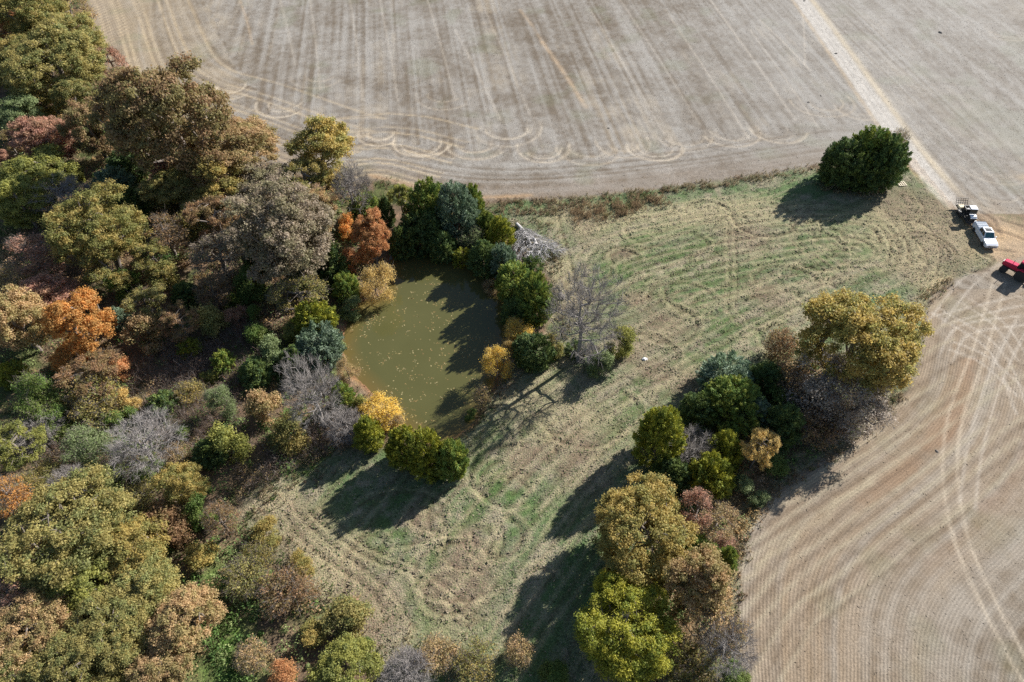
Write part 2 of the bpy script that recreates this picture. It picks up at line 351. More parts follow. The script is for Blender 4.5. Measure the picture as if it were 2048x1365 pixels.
# right field: tyre tracks
pair([(2000, 560), (1960, 700), (1915, 820), (1900, 930), (1915, 1050), (1950, 1150), (2000, 1250), (2060, 1360)], 1.7, w=0.22, col=STR, amt=0.42, dz=0.02, brk=0.6, seed=640)
pair([(2048, 640), (1990, 760), (1950, 900), (1935, 1010)], 1.7, w=0.2, col=PAL, amt=0.45, brk=0.5, seed=650)
for i, pts in enumerate([[(1880, 640), (1960, 620), (2048, 600)], [(1900, 690), (1970, 720), (2048, 790)], [(1930, 600), (2000, 650), (2048, 720)], [(1860, 660), (1930, 570), (1990, 520)], [(1890, 720), (1930, 660), (2048, 640)], [(1870, 620), (1990, 700), (2048, 830)]]):
    pair(pts, 1.8, w=0.2, col=PAL, amt=0.5, dz=0.02, brk=0.5, seed=660 + i)
# meadow ruts
for i, (pts, w, dz) in enumerate([([(572, 1031), (603, 1078), (673, 1133), (744, 1184), (771, 1242)], 0.26, 0.13), ([(590, 1020), (640, 1070), (720, 1130), (790, 1190), (830, 1260)], 0.24, 0.10),
        ([(619, 1023), (697, 1090), (752, 1121), (814, 1141), (869, 1180), (912, 1219), (947, 1242)], 0.28, 0.16), ([(640, 1015), (730, 1090), (830, 1130), (900, 1180), (960, 1235)], 0.22, 0.10),
        ([(822, 1018), (826, 1043), (850, 1058), (885, 1066), (897, 1080), (890, 1100)], 0.26, 0.14), ([(838, 1015), (868, 1022), (890, 1045), (899, 1074), (888, 1102)], 0.24, 0.12),
        ([(927, 1050), (931, 1090), (955, 1113), (990, 1118)], 0.22, 0.10), ([(945, 1062), (952, 1090), (978, 1098), (984, 1075), (972, 1055), (955, 1056)], 0.24, 0.12), ([(1000, 1040), (1010, 1075), (1000, 1110)], 0.2, 0.1),
        ([(1060, 985), (1040, 960), (1000, 955), (965, 965)], 0.26, 0.13), ([(1048, 945), (1025, 952), (1015, 965)], 0.3, 0.15), ([(1180, 940), (1165, 965), (1150, 975)], 0.22, 0.10),
        ([(1085, 845), (1100, 862), (1130, 870)], 0.24, 0.12), ([(1060, 850), (1078, 872), (1110, 880)], 0.22, 0.1), ([(1010, 850), (1030, 880), (1045, 890)], 0.2, 0.08), ([(1110, 880), (1112, 905)], 0.2, 0.08),
        ([(1457, 440), (1457, 497), (1460, 562), (1457, 620), (1481, 648)], 0.22, 0.09), ([(1472, 440), (1472, 500), (1475, 565), (1472, 615), (1496, 640)], 0.22, 0.09),
        ([(1615, 425), (1638, 440), (1640, 470), (1630, 485)], 0.26, 0.12), ([(1600, 432), (1622, 446), (1624, 470)], 0.24, 0.10), ([(1580, 450), (1600, 470)], 0.3, 0.12),
        ([(1222, 497), (1250, 494), (1268, 497)], 0.28, 0.18), ([(1280, 494), (1300, 498)], 0.28, 0.18), ([(1250, 590), (1262, 600), (1285, 585)], 0.3, 0.16), ([(1545, 650), (1530, 660)], 0.3, 0.14),
        ([(1120, 400), (1118, 440), (1135, 500), (1150, 560)], 0.3, 0.10), ([(1350, 415), (1330, 432), (1270, 438), (1180, 455)], 0.3, 0.12),
        ([(1800, 440), (1850, 450), (1880, 500), (1870, 560)], 0.24, 0.10), ([(1780, 470), (1830, 480), (1855, 520), (1840, 560)], 0.24, 0.10), ([(1760, 500), (1810, 510), (1830, 540)], 0.22, 0.08),
        ([(1820, 380), (1850, 420), (1830, 450)], 0.24, 0.08), ([(1700, 440), (1760, 455), (1800, 500)], 0.22, 0.08), ([(960, 810), (1000, 800), (1060, 770), (1110, 720)], 0.2, 0.06), ([(880, 1090), (905, 1130), (960, 1140)], 0.2, 0.08), ([(1320, 780), (1310, 800), (1330, 815)], 0.24, 0.10)]):
    mark(pts, w * 0.9, DRK, 0.5, dz=dz * 0.75, ridge=dz * 0.5, brk=0.5, seed=700 + i)
    L = smooth_line(GP(pts), 5); mark(offset_line(L, -0.55), 0.28, (0.35, 0.29, 0.19), 0.5, ridge=0.0, brk=0.5, seed=760 + i, world=True, k=1)
for i, (x, y, r) in enumerate([(1411, 521, 1.9), (1411, 521, 1.2), (1411, 521, 2.7), (1613, 550, 1.7), (1613, 550, 2.4), (1613, 550, 3.2), (1720, 470, 3.0), (1855, 500, 4.2), (1855, 500, 3.2), (1848, 505, 5.2)]):
    mark(arc(x, y, r, -60, 190), 0.22, DRK, 0.5, dz=0.10, ridge=0.07, brk=0.6, seed=800 + i, world=True, k=2)
# the mower's passes: close lines following the meadow, and loops where it turned
for i in range(64):
    o = -30 + i * 0.95 + rng.normal(0, 0.2); L = offset_line(meadow_axis, o); a = int(rng.integers(0, 12)); b = len(L) - int(rng.integers(0, 10)); L = L[a:b] + np.cumsum(rng.normal(0, 0.10, (b - a, 2)), 0)
    mark(L, 0.27, DRK if i % 2 else (0.33, 0.285, 0.20), 0.42 if i % 2 else 0.5, dz=0.055 if i % 2 else -0.055, brk=0.6, seed=1300 + i, world=True, k=2)
NL = smooth_line(GP([(1125, 520), (1180, 470), (1300, 440), (1500, 408), (1650, 398), (1780, 425), (1840, 490), (1830, 560), (1740, 600)]), 5)
for i in range(26):
    L = offset_line(NL, -1.0 - i * 0.85 + rng.normal(0, 0.15)); a = int(rng.integers(0, 6)); b = len(L) - int(rng.integers(0, 8)) - (0 if i < 9 else 8); L = L[a:b] + np.cumsum(rng.normal(0, 0.06, (b - a, 2)), 0)
    mark(L, 0.27, DRK if i % 2 else (0.34, 0.295, 0.20), 0.42 if i % 2 else 0.55, dz=0.055 if i % 2 else -0.055, brk=0.6, seed=1500 + i, world=True, k=2)
for i in range(34):
    c = G(*[(1500, 470), (1650, 480), (1400, 560), (1600, 590), (1300, 480), (1200, 560), (1500, 650), (1350, 700), (1750, 540), (1200, 830), (1080, 920), (950, 1010), (850, 1080), (1050, 1060), (780, 1150), (900, 1220), (1400, 430)][i % 17])[:2] + rng.normal(0, 3.5, 2)
    R_ = rng.uniform(1.6, 5.5); a0 = rng.uniform(0, 6.28); a = np.linspace(a0, a0 + rng.uniform(1.5, 4.6), 12); e = rng.uniform(0.6, 1.0); L = np.stack([c[0] + R_ * np.cos(a), c[1] + R_ * e * np.sin(a)], 1)
    for dr in (0, 0.5): mark(c + (L - c) * (1 + dr / R_ * 1.6), 0.22, DRK if dr == 0 else (0.33, 0.28, 0.185), 0.55, dz=0.11 if dr == 0 else -0.08, brk=0.6, seed=1400 + i, world=True, k=2)
# windrows of cut grass, roughly along the meadow
for i in range(46):
    o = rng.uniform(-26, 24); a = rng.integers(0, len(meadow_axis) - 9); b = a + rng.integers(6, 16)
    L = offset_line(meadow_axis, o)[a:b]
    if len(L) > 3: mark(L + rng.normal(0, 0.25, L.shape), rng.uniform(0.2, 0.42), (0.33, 0.28, 0.19), 0.5, ridge=0, dz=-0.05, brk=0.75, seed=900 + i, world=True, k=1)
for i, pts in enumerate([[(1159, 485), (1246, 459), (1364, 433)], [(1150, 460), (1250, 440), (1400, 412), (1540, 395)], [(1200, 480), (1330, 450), (1480, 425), (1600, 400)], [(1300, 470), (1450, 445), (1600, 440), (1780, 440)], [(1500, 520), (1650, 490), (1800, 480)], [(1560, 600), (1700, 540), (1850, 520)]]):
    for o in (-0.8, 0.0, 0.9): mark(offset_line(smooth_line(GP(pts), 4), o * 1.6), 0.3, (0.34, 0.285, 0.19), 0.5, dz=-0.05, brk=0.7, seed=960 + i * 3, world=True, k=1)

# --- gravel track and the worn ground at its end
tr = ss(2.3, 1.5, dR + 0.7 * (gB - 0.5) + 0.4 * (gC - 0.5)) * ss(-4, 2, Y - endR[1])
TRK = np.array((0.40, 0.372, 0.33)) * (0.82 + 0.36 * nC)[:, None]
verge = np.exp(-((road_side - 2.7) / 0.8) ** 2) * ss(0, 6, Y - endR[1]) * (0.55 + 0.6 * gB)
verge2 = np.exp(-((road_side + 2.4) / 0.5) ** 2) * ss(0, 8, Y - endR[1]) * (0.2 + 0.7 * gB) * 0.6
ALB += (TRK - ALB) * (tr * 0.95)[:, None]
ALB += (np.array((0.49, 0.415, 0.30)) - ALB) * np.clip(verge * 0.75, 0, 0.8)[:, None]
ALB += (np.array((0.50, 0.38, 0.24)) - ALB) * np.clip(verge2, 0, 0.9)[:, None]
mark(offset_line(ROAD, 0.55), 0.22, (0.36, 0.32, 0.27), 0.35, dz=0.03, world=True, k=1, seed=990)
mark(offset_line(ROAD, -0.75), 0.22, (0.36, 0.32, 0.27), 0.35, dz=0.03, world=True, k=1, seed=991)
bare = np.clip(lot * 1.25 * (0.45 + 0.9 * gB), 0, 0.9)
ALB += (np.array((0.31, 0.25, 0.18)) - ALB) * (bare * ss(0.3, 0.6, gA + 0.3 * gB))[:, None]
ALB += (np.array((0.155, 0.112, 0.078)) - ALB) * (bare * ss(0.55, 0.75, gB) * 0.55)[:, None]
yb = blob(2000, 470, 60, 22) + 0.8 * blob(2048, 355, 14, 8) + 0.6 * blob(1990, 505, 60, 14)
ALB += (np.array((0.46, 0.34, 0.20)) - ALB) * np.clip(yb * (0.3 + gB) * 0.7, 0, 0.7)[:, None]
for i, pts in enumerate([[(1960, 425), (1985, 440), (2000, 470)], [(1955, 440), (1980, 452), (1990, 462)], [(1985, 460), (2020, 470), (2060, 485)], [(1990, 500), (2030, 505)], [(1965, 510), (1985, 520), (1975, 535)], [(1940, 545), (1975, 540)], [(2000, 440), (2048, 455)]]):
    mark(pts, 0.35, (0.14, 0.10, 0.07), 0.6, dz=0.10, ridge=0.06, brk=0.4, seed=1000 + i)
mark([(1880, 560), (1850, 590), (1838, 610), (1830, 640)], 0.7, (0.46, 0.37, 0.24), 0.6, seed=1020); mark([(1900, 555), (1860, 580)], 0.5, (0.47, 0.38, 0.25), 0.6, seed=1021)

# fine relief in the mesh: cloddy stubble, tussocky meadow
amp = 0.035 * f_field + 0.11 * f_mead + 0.10 * f_wood
HGT += 0.8 * amp * (fbm(X / 0.55, Y / 0.55, 91, 3, 0.6) - 0.5) * 2 + 0.05 * f_mead * (fbm(X / 1.8, Y / 1.8, 92, 2) - 0.5) * 2 * (1 - tr)
ZR = Z + HGT * ss(-0.3, 0.4, SDP)
ROWAMP = (0.22 + 0.78 * ss(85, 45, Y)) * (0.35 + 0.9 * fbm(X / 6, Y / 6, 95, 3))
DET = np.stack([np.clip(f_field * ROWAMP * (1 - tr) * (1 - 0.9 * np.clip(lot * 1.4, 0, 1)), 0, 1), np.clip(f_mead, 0, 1), np.clip(f_wood + f_litter * f_mead, 0, 1)], 1)
rowk = np.where(f_field > 0.5, rowu, axis_s)

# ------------------------------------------------------------------ ground material
t = NT('earth'); geo = t.n('ShaderNodeNewGeometry'); P = geo.outputs['Position']
alb = t.attr('alb').outputs['Color']; det = t.n('ShaderNodeSeparateColor', i_0=t.attr('det').outputs['Color']); rk = t.attr('rowk').outputs['Fac']
fF, fM, fW = det.outputs[0], det.outputs[1], det.outputs[2]
n1 = t.noise(5.2, 3.0, 0.65, P); n2 = t.noise(2.1, 4.0, 0.6, P); n3 = t.noise(9.0, 2.0, 0.6, P)
ph = t.math('ADD', t.math('MULTIPLY', rk, 2 * math.pi / 0.36), t.math('MULTIPLY', n2, 2.2))
row = t.math('ADD', t.math('MULTIPLY', t.math('SINE', ph), 0.5), 0.5)
rown = t.math('MULTIPLY', row, t.math('ADD', t.math('MULTIPLY', n2, 0.5), 0.62))
fine = t.ramp(n1, [(0.22, 0.42), (0.5, 0.95), (0.78, 1.6)])
c = t.mix(t.math('SUBTRACT', 0.85, t.math('MULTIPLY', fF, 0.35)), alb, fine, 'MULTIPLY')
rowc = t.ramp(rown, [(0.05, 0.80), (0.75, 1.20)])
c = t.mix(t.math('MULTIPLY', fF, 0.45), c, t.mix(1.0, c, rowc, 'MULTIPLY'))
gm = t.ramp(n3, [(0.35, (0.50, 0.72, 0.36)), (0.5, (0.95, 0.95, 0.9)), (0.68, (1.42, 1.25, 1.05))])
c = t.mix(t.math('MULTIPLY', fM, 0.8), c, t.mix(1.0, c, gm, 'MULTIPLY'))
wl = t.ramp(n3, [(0.30, (0.45, 0.45, 0.5)), (0.5, (0.95, 0.9, 0.85)), (0.66, (1.7, 1.5, 1.3))])
c = t.mix(t.math('MULTIPLY', fW, 0.9), c, t.mix(1.0, c, wl, 'MULTIPLY'))
t.set(t.b.inputs['Base Color'], c); t.b.inputs['Roughness'].default_value = 0.95; t.b.inputs['Specular IOR Level'].default_value = 0.12
hh = t.math('ADD', t.math('MULTIPLY', n1, t.math('ADD', t.math('MULTIPLY', fM, 0.16), t.math('SUBTRACT', 0.10, t.math('MULTIPLY', fF, 0.055)))), t.math('MULTIPLY', t.math('MULTIPLY', rown, fF), 0.05))
bp = t.n('ShaderNodeBump'); bp.inputs['Distance'].default_value = 1.0; bp.inputs['Strength'].default_value = 0.75
t.set(bp.inputs['Height'], hh); t.set(t.b.inputs['Normal'], bp.outputs[0])
M_EARTH = t.m

# ------------------------------------------------------------------ ground objects: one survey grid, cut into the pieces of the setting
idx = np.arange(NX * NY).reshape(NY, NX)
Q = np.stack([idx[:-1, :-1], idx[:-1, 1:], idx[1:, 1:], idx[1:, :-1]], -1).reshape(-1, 4)
cls = np.full(len(X), 3)
cls[f_mead > 0.5] = 2; cls[f_north > 0.5] = 0; cls[f_east > 0.5] = 1; cls[(tr > 0.5)] = 4; cls[SDP < 0.2] = 5
qc = cls[Q[:, 0]]
GNAMES = ['upper_field', 'right_field', 'meadow', 'woodland_floor', 'farm_track', 'pond_bed']
GLABEL = ['harvested stubble field with planter turning arcs above the pond', 'harvested stubble field with curved rows along the right side', 'mown green and straw coloured meadow between pond and stubble fields',
          'brown leaf covered woodland floor under the trees on the left', 'pale gravel farm track running down to the parked vehicles', 'muddy bank and bed of the pond']
for ci in range(6):
    q = Q[qc == ci]; u, inv = np.unique(q, return_inverse=True)
    m = mk_mesh(GNAMES[ci], np.stack([X[u], Y[u], ZR[u]], 1), inv.reshape(-1, 4), M_EARTH, True, {'alb': ALB[u], 'det': DET[u], 'rowk': rowk[u]})
    tag(link(GNAMES[ci], m), GLABEL[ci], None, None, 'structure')
# the land beyond, out to the horizon
x0, x1, y0, y1 = xs[0], xs[-1], ys[0], ys[-1]; B = 2500
V = [(x0, y0, 0), (x1, y0, 0), (x1, y1, 0), (x0, y1, 0), (-B, -B, 0), (B, -B, 0), (B, B, 0), (-B, B, 0)]
Fq = [(4, 5, 1, 0), (5, 6, 2, 1), (6, 7, 3, 2), (7, 4, 0, 3)]
m = mk_mesh('ground', V, Fq, M_EARTH, False, {'alb': np.tile((0.29, 0.25, 0.20), (8, 1)), 'det': np.tile((0.3, 0.2, 0.1), (8, 1)), 'rowk': np.array([v[0] for v in V])})
tag(link('ground', m), 'farmland stretching away around the field and woodland', None, None, 'structure')

# ------------------------------------------------------------------ pond water
px0, py0 = POND.min(0); px1, py1 = POND.max(0)
wx = np.arange(px0 - 1, px1 + 1, 0.4); wy = np.arange(py0 - 1, py1 + 1, 0.4); WX, WY = np.meshgrid(wx, wy); sh = WX.shape
wD, _ = dist_poly(WX.ravel(), WY.ravel(), POND, True); wI = inside(WX.ravel(), WY.ravel(), POND); wsd = np.where(wI, wD, -wD)
wi = np.arange(WX.size).reshape(sh); WQ = np.stack([wi[:-1, :-1], wi[:-1, 1:], wi[1:, 1:], wi[1:, :-1]], -1).reshape(-1, 4)
WQ = WQ[wsd[WQ].max(1) > -0.8]; u, inv = np.unique(WQ, return_inverse=True)
t = NT('pond_water'); geo = t.n('ShaderNodeNewGeometry'); dep = t.attr('depth').outputs['Fac']
nz = t.noise(0.16, 3.0, 0.5, geo.outputs['Position'])
deep = t.mix(nz, (0.068, 0.067, 0.023), (0.094, 0.090, 0.034))
c = t.mix(t.ramp(t.math('MULTIPLY', dep, 0.25), [(0.0, 0.8), (0.55, 0.0)]), deep, (0.125, 0.088, 0.028))
t.set(t.b.inputs['Base Color'], c); t.b.inputs['Roughness'].default_value = 0.06; t.b.inputs['IOR'].default_value = 1.33
bp = t.n('ShaderNodeBump'); bp.inputs['Strength'].default_value = 0.05; bp.inputs['Distance'].default_value = 0.1
t.set(bp.inputs['Height'], t.noise(3.0, 2.0, 0.5, geo.outputs['Position'])); t.set(t.b.inputs['Normal'], bp.outputs[0])
M_WATER = t.m
m = mk_mesh('pond_water', np.stack([WX.ravel()[u], WY.ravel()[u], np.full(len(u), WATER)], 1), inv.reshape(-1, 4), M_WATER, True, {'depth': np.clip(wsd[u], 0, 10)})
tag(link('pond_water', m), 'murky olive green farm pond water ringed by trees', None, None, 'structure')
# ------------------------------------------------------------------ plant materials
def leaf_material(name, trans=0.30, rough=0.6, spec=0.25):
    """colour and second tint come from the plant itself; every leaf differs a little"""
    t = NT(name); info = t.n('ShaderNodeObjectInfo'); tint = t.attr('tint', 'OBJECT').outputs['Color']
    cv = t.n('ShaderNodeSeparateColor', i_0=t.attr('cv').outputs['Color'])
    c = t.mix(t.ramp(cv.outputs[0], [(0.30, 0.0), (0.85, 1.0)]), info.outputs['Color'], tint)
    br = t.math('ADD', t.math('MULTIPLY', cv.outputs[1], 0.6), 0.70)
    rgb = t.n('ShaderNodeCombineColor', i_0=br, i_1=br, i_2=br)
    c = t.mix(1.0, c, rgb.outputs[0], 'MULTIPLY')
    t.set(t.b.inputs['Base Color'], c); t.b.inputs['Roughness'].default_value = rough; t.b.inputs['Specular IOR Level'].default_value = spec
    tr = t.n('ShaderNodeBsdfTranslucent'); t.set(tr.inputs['Color'], c)
    mx = t.n('ShaderNodeMixShader'); mx.inputs[0].default_value = trans
    t.t.links.new(t.b.outputs[0], mx.inputs[1]); t.t.links.new(tr.outputs[0], mx.inputs[2]); t.t.links.new(mx.outputs[0], t.out.inputs[0])
    return t.m
M_LEAF = leaf_material('leaves', 0.5); M_NEEDLE = leaf_material('cedar_needles', 0.22, 0.7, 0.2)
def bark(name, a, b):
    t = NT(name); g = t.n('ShaderNodeNewGeometry'); f = t.noise(3.0, 5.0, 0.65, g.outputs['Position'])
    t.set(t.b.inputs['Base Color'], t.mix(f, a, b)); t.b.inputs['Roughness'].default_value = 0.9
    bp = t.n('ShaderNodeBump'); bp.inputs['Strength'].default_value = 0.6; bp.inputs['Distance'].default_value = 0.05
    t.set(bp.inputs['Height'], t.noise(14.0, 3.0, 0.6, g.outputs['Position'])); t.set(t.b.inputs['Normal'], bp.outputs[0]); return t.m
M_BARK = bark('grey_brown_bark', (0.11, 0.088, 0.07), (0.22, 0.185, 0.155))
M_PALE = bark('pale_grey_twigs', (0.19, 0.168, 0.152), (0.32, 0.29, 0.265))
M_SILVER = bark('silver_dead_wood', (0.34, 0.32, 0.31), (0.52, 0.50, 0.48))
M_CBARK = bark('cedar_bark', (0.12, 0.075, 0.05), (0.22, 0.15, 0.11))

# ------------------------------------------------------------------ plant generator
def tubes(P0, P1, R0, R1, sides):
    d = P1 - P0; L = np.linalg.norm(d, axis=1, keepdims=True) + 1e-9; d = d / L
    ref = np.where(np.abs(d[:, 2:3]) > 0.9, np.array([[1.0, 0, 0]]), np.array([[0, 0, 1.0]]))
    a = np.cross(d, ref); a /= np.linalg.norm(a, axis=1, keepdims=True); b = np.cross(d, a)
    n = len(P0); th = np.arange(sides) * 2 * math.pi / sides
    ring = a[:, None, :] * np.cos(th)[None, :, None] + b[:, None, :] * np.sin(th)[None, :, None]
    V = np.concatenate([P0[:, None] + ring * R0[:, None, None], P1[:, None] + ring * R1[:, None, None]], 1).reshape(-1, 3)
    i = np.arange(sides); j = (i + 1) % sides
    f = np.stack([i, j, j + sides, i + sides], 1)
    F = (f[None] + (np.arange(n) * 2 * sides)[:, None, None]).reshape(-1, 4)
    return V, F
def skeleton(ends, H0, r, sides=5, tip=0.022, power=0.46, lean=0.0, base_split=0):
    """a trunk and limbs that reach every end point; radii from the number of ends each limb carries"""
    nodes = [np.array((0.0, 0, -0.4))]; par = [-1]; nz = 6
    off = np.zeros(2)
    for k in range(1, nz):
        off = off + r.normal(0, 0.05 * H0, 2) * (k > 1) * 0.6 + lean * np.array((0.1, 0.05))
        nodes.append(np.array((off[0], off[1], H0 * k / (nz - 1)))); par.append(len(nodes) - 2)
    order = np.argsort(np.hypot(ends[:, 0], ends[:, 1]) + 0.4 * ends[:, 2]); leafs = []
    for e in ends[order]:
        N = np.array(nodes[1:]); d = e - N; dist = np.linalg.norm(d, axis=1)
        cost = dist + 1.6 * np.maximum(0, N[:, 2] - e[2]) + 0.25 * np.hypot(N[:, 0], N[:, 1])
        p = int(np.argmin(cost)) + 1; q = nodes[p]; L = np.linalg.norm(e - q)
        ns = max(1, min(3, int(L / 1.0)))
        for s in range(1, ns + 1):
            tt = s / ns; v = q + (e - q) * tt
            if s < ns: v = v + r.normal(0, 0.10 * L / ns, 3) + np.array((0, 0, 0.10 * L * tt * (1 - tt)))
            nodes.append(v); par.append(p if s == 1 else len(nodes) - 2)
        leafs.append(len(nodes) - 1)
    N = np.array(nodes); par = np.array(par); cnt = np.zeros(len(N))
    for l in leafs: cnt[l] += 1
    for i in range(len(N) - 1, 0, -1): cnt[par[i]] += cnt[i]
    rad = tip * np.maximum(cnt, 1) ** power
    i = np.arange(1, len(N))
    return tubes(N[par[i]], N[i], np.minimum(rad[par[i]], rad[i] * 1.6), rad[i], sides), N, np.array(leafs)
def leaf_quads(P, Nrm, size, asp, r, axis=None):
    n = len(P); Nrm = Nrm / (np.linalg.norm(Nrm, axis=1, keepdims=True) + 1e-9)
    a = r.normal(0, 1, (n, 3)) if axis is None else axis + r.normal(0, 0.35, (n, 3))
    a = a - Nrm * np.sum(a * Nrm, 1, keepdims=True); a /= np.linalg.norm(a, axis=1, keepdims=True) + 1e-9
    b = np.cross(Nrm, a); s = (size * r.uniform(0.6, 1.35, n))[:, None]
    V = np.stack([P - a * s, P + b * s * asp + a * s * 0.15, P + a * s, P - b * s * asp + a * s * 0.15], 1).reshape(-1, 3)
    return V, np.arange(4 * n).reshape(-1, 4)
def ribbons(P, D, w, r):
    """fine twigs: flat slivers from P along D"""
    s = np.cross(D, r.normal(0, 1, D.shape)); s /= np.linalg.norm(s, axis=1, keepdims=True) + 1e-9; s = s * (w * r.uniform(0.7, 1.3, len(P)))[:, None]
    V = np.stack([P - s, P + s, P + D + s * 0.25, P + D - s * 0.25], 1).reshape(-1, 3); return V, np.arange(4 * len(P)).reshape(-1, 4)
def merge(parts):
    V = []; F = []; n = 0
    for v, f in parts: V.append(v); F.append(f + n); n += len(v)
    return np.concatenate(V), np.concatenate(F)
def ends_in_crown(n, R, C, zc, r, low=-0.55, shell=0.62, lumps=7, lump_amp=0.24, mind=0.0, cone=0.0):
    ld = r.normal(0, 1, (lumps, 3)); ld /= np.linalg.norm(ld, axis=1, keepdims=True); la = r.uniform(-0.6, 1, lumps) * lump_amp
    out = []; tries = 0
    while len(out) < n and tries < n * 60:
        tries += 1
        u = r.normal(0, 1, 3); u /= np.linalg.norm(u)
        if u[2] < low: continue
        f = 1 + sum(a * max(0, (u @ d)) ** 3 for a, d in zip(la, ld))
        rad = f * (shell + (1 - shell) * r.random() ** 0.6 if r.random() < 0.8 else r.uniform(0.25, shell))
        p = u * rad; zz = p[2]
        if cone: q = max(0.12, 1 - cone * max(0, (zz + 0.5) / 1.5)); p = np.array((p[0] * q, p[1] * q, zz))
        p = np.array((p[0] * R, p[1] * R, zc + zz * C))
        if mind and out and np.min(np.linalg.norm(np.array(out) - p, axis=1)) < mind * (0.6 if tries > n * 20 else 1): continue
        out.append(p)
    return np.array(out)
def ends_on_boughs(n, R, C, zc, r, nb, rb):
    """clumps gathered on boughs: a lobed crown with gaps between the lobes"""
    ctr = []; tries = 0
    while len(ctr) < nb and tries < 4000:
        tries += 1; u = r.normal(0, 1, 3); u /= np.linalg.norm(u)
        if u[2] < -0.85: continue
        p = np.array((u[0] * (R - rb * 0.8), u[1] * (R - rb * 0.8), zc + u[2] * (C - rb * 0.55))) * np.array((1, 1, 1.0)); p[:2] *= r.uniform(0.55, 1.12); p[2] += r.normal(0, 0.12 * C)
        if ctr and np.min(np.linalg.norm((np.array(ctr) - p) * np.array((1, 1, 0.8)), axis=1)) < rb * (1.15 if tries < 1500 else 0.85): continue
        ctr.append(p)
    ctr = np.array(ctr); nb = len(ctr); sz = r.uniform(0.5, 1.4, nb); w = sz ** 2 / np.sum(sz ** 2); k = r.choice(nb, n, p=w)
    out = ctr - np.array((0, 0, zc - 0.35 * C)); out /= np.linalg.norm(out, axis=1, keepdims=True); out = out + np.array((0, 0, 0.55)); out /= np.linalg.norm(out, axis=1, keepdims=True)
    u = r.normal(0, 1, (n, 3)); u /= np.linalg.norm(u, axis=1, keepdims=True); dt = np.sum(u * out[k], 1); u = np.where((dt < -0.15)[:, None], u - 2 * dt[:, None] * out[k], u)
    E = ctr[k] + u * (rb * sz[k] * (0.35 + 0.65 * r.random(n) ** 0.6))[:, None] * np.array((1.1, 1.1, 0.75))
    f = (R - 0.25) / (np.percentile(np.hypot(E[:, 0], E[:, 1]), 96) + 0.3); E[:, :2] *= f
    hi = np.percentile(E[:, 2], 97); E[:, 2] = zc + (E[:, 2] - zc) * (C - 0.2) / max(0.5, hi - zc)
    return E
def cv_for(counts, r, per):
    """per-vertex variation: R one value per clump, G one per leaf"""
    c = np.repeat(r.random(len(counts)), counts); c = np.clip(c + r.normal(0, 0.12, len(c)), 0, 1); l = r.random(len(c))
    a = np.stack([c, l, l], 1); return np.repeat(a, per, axis=0)

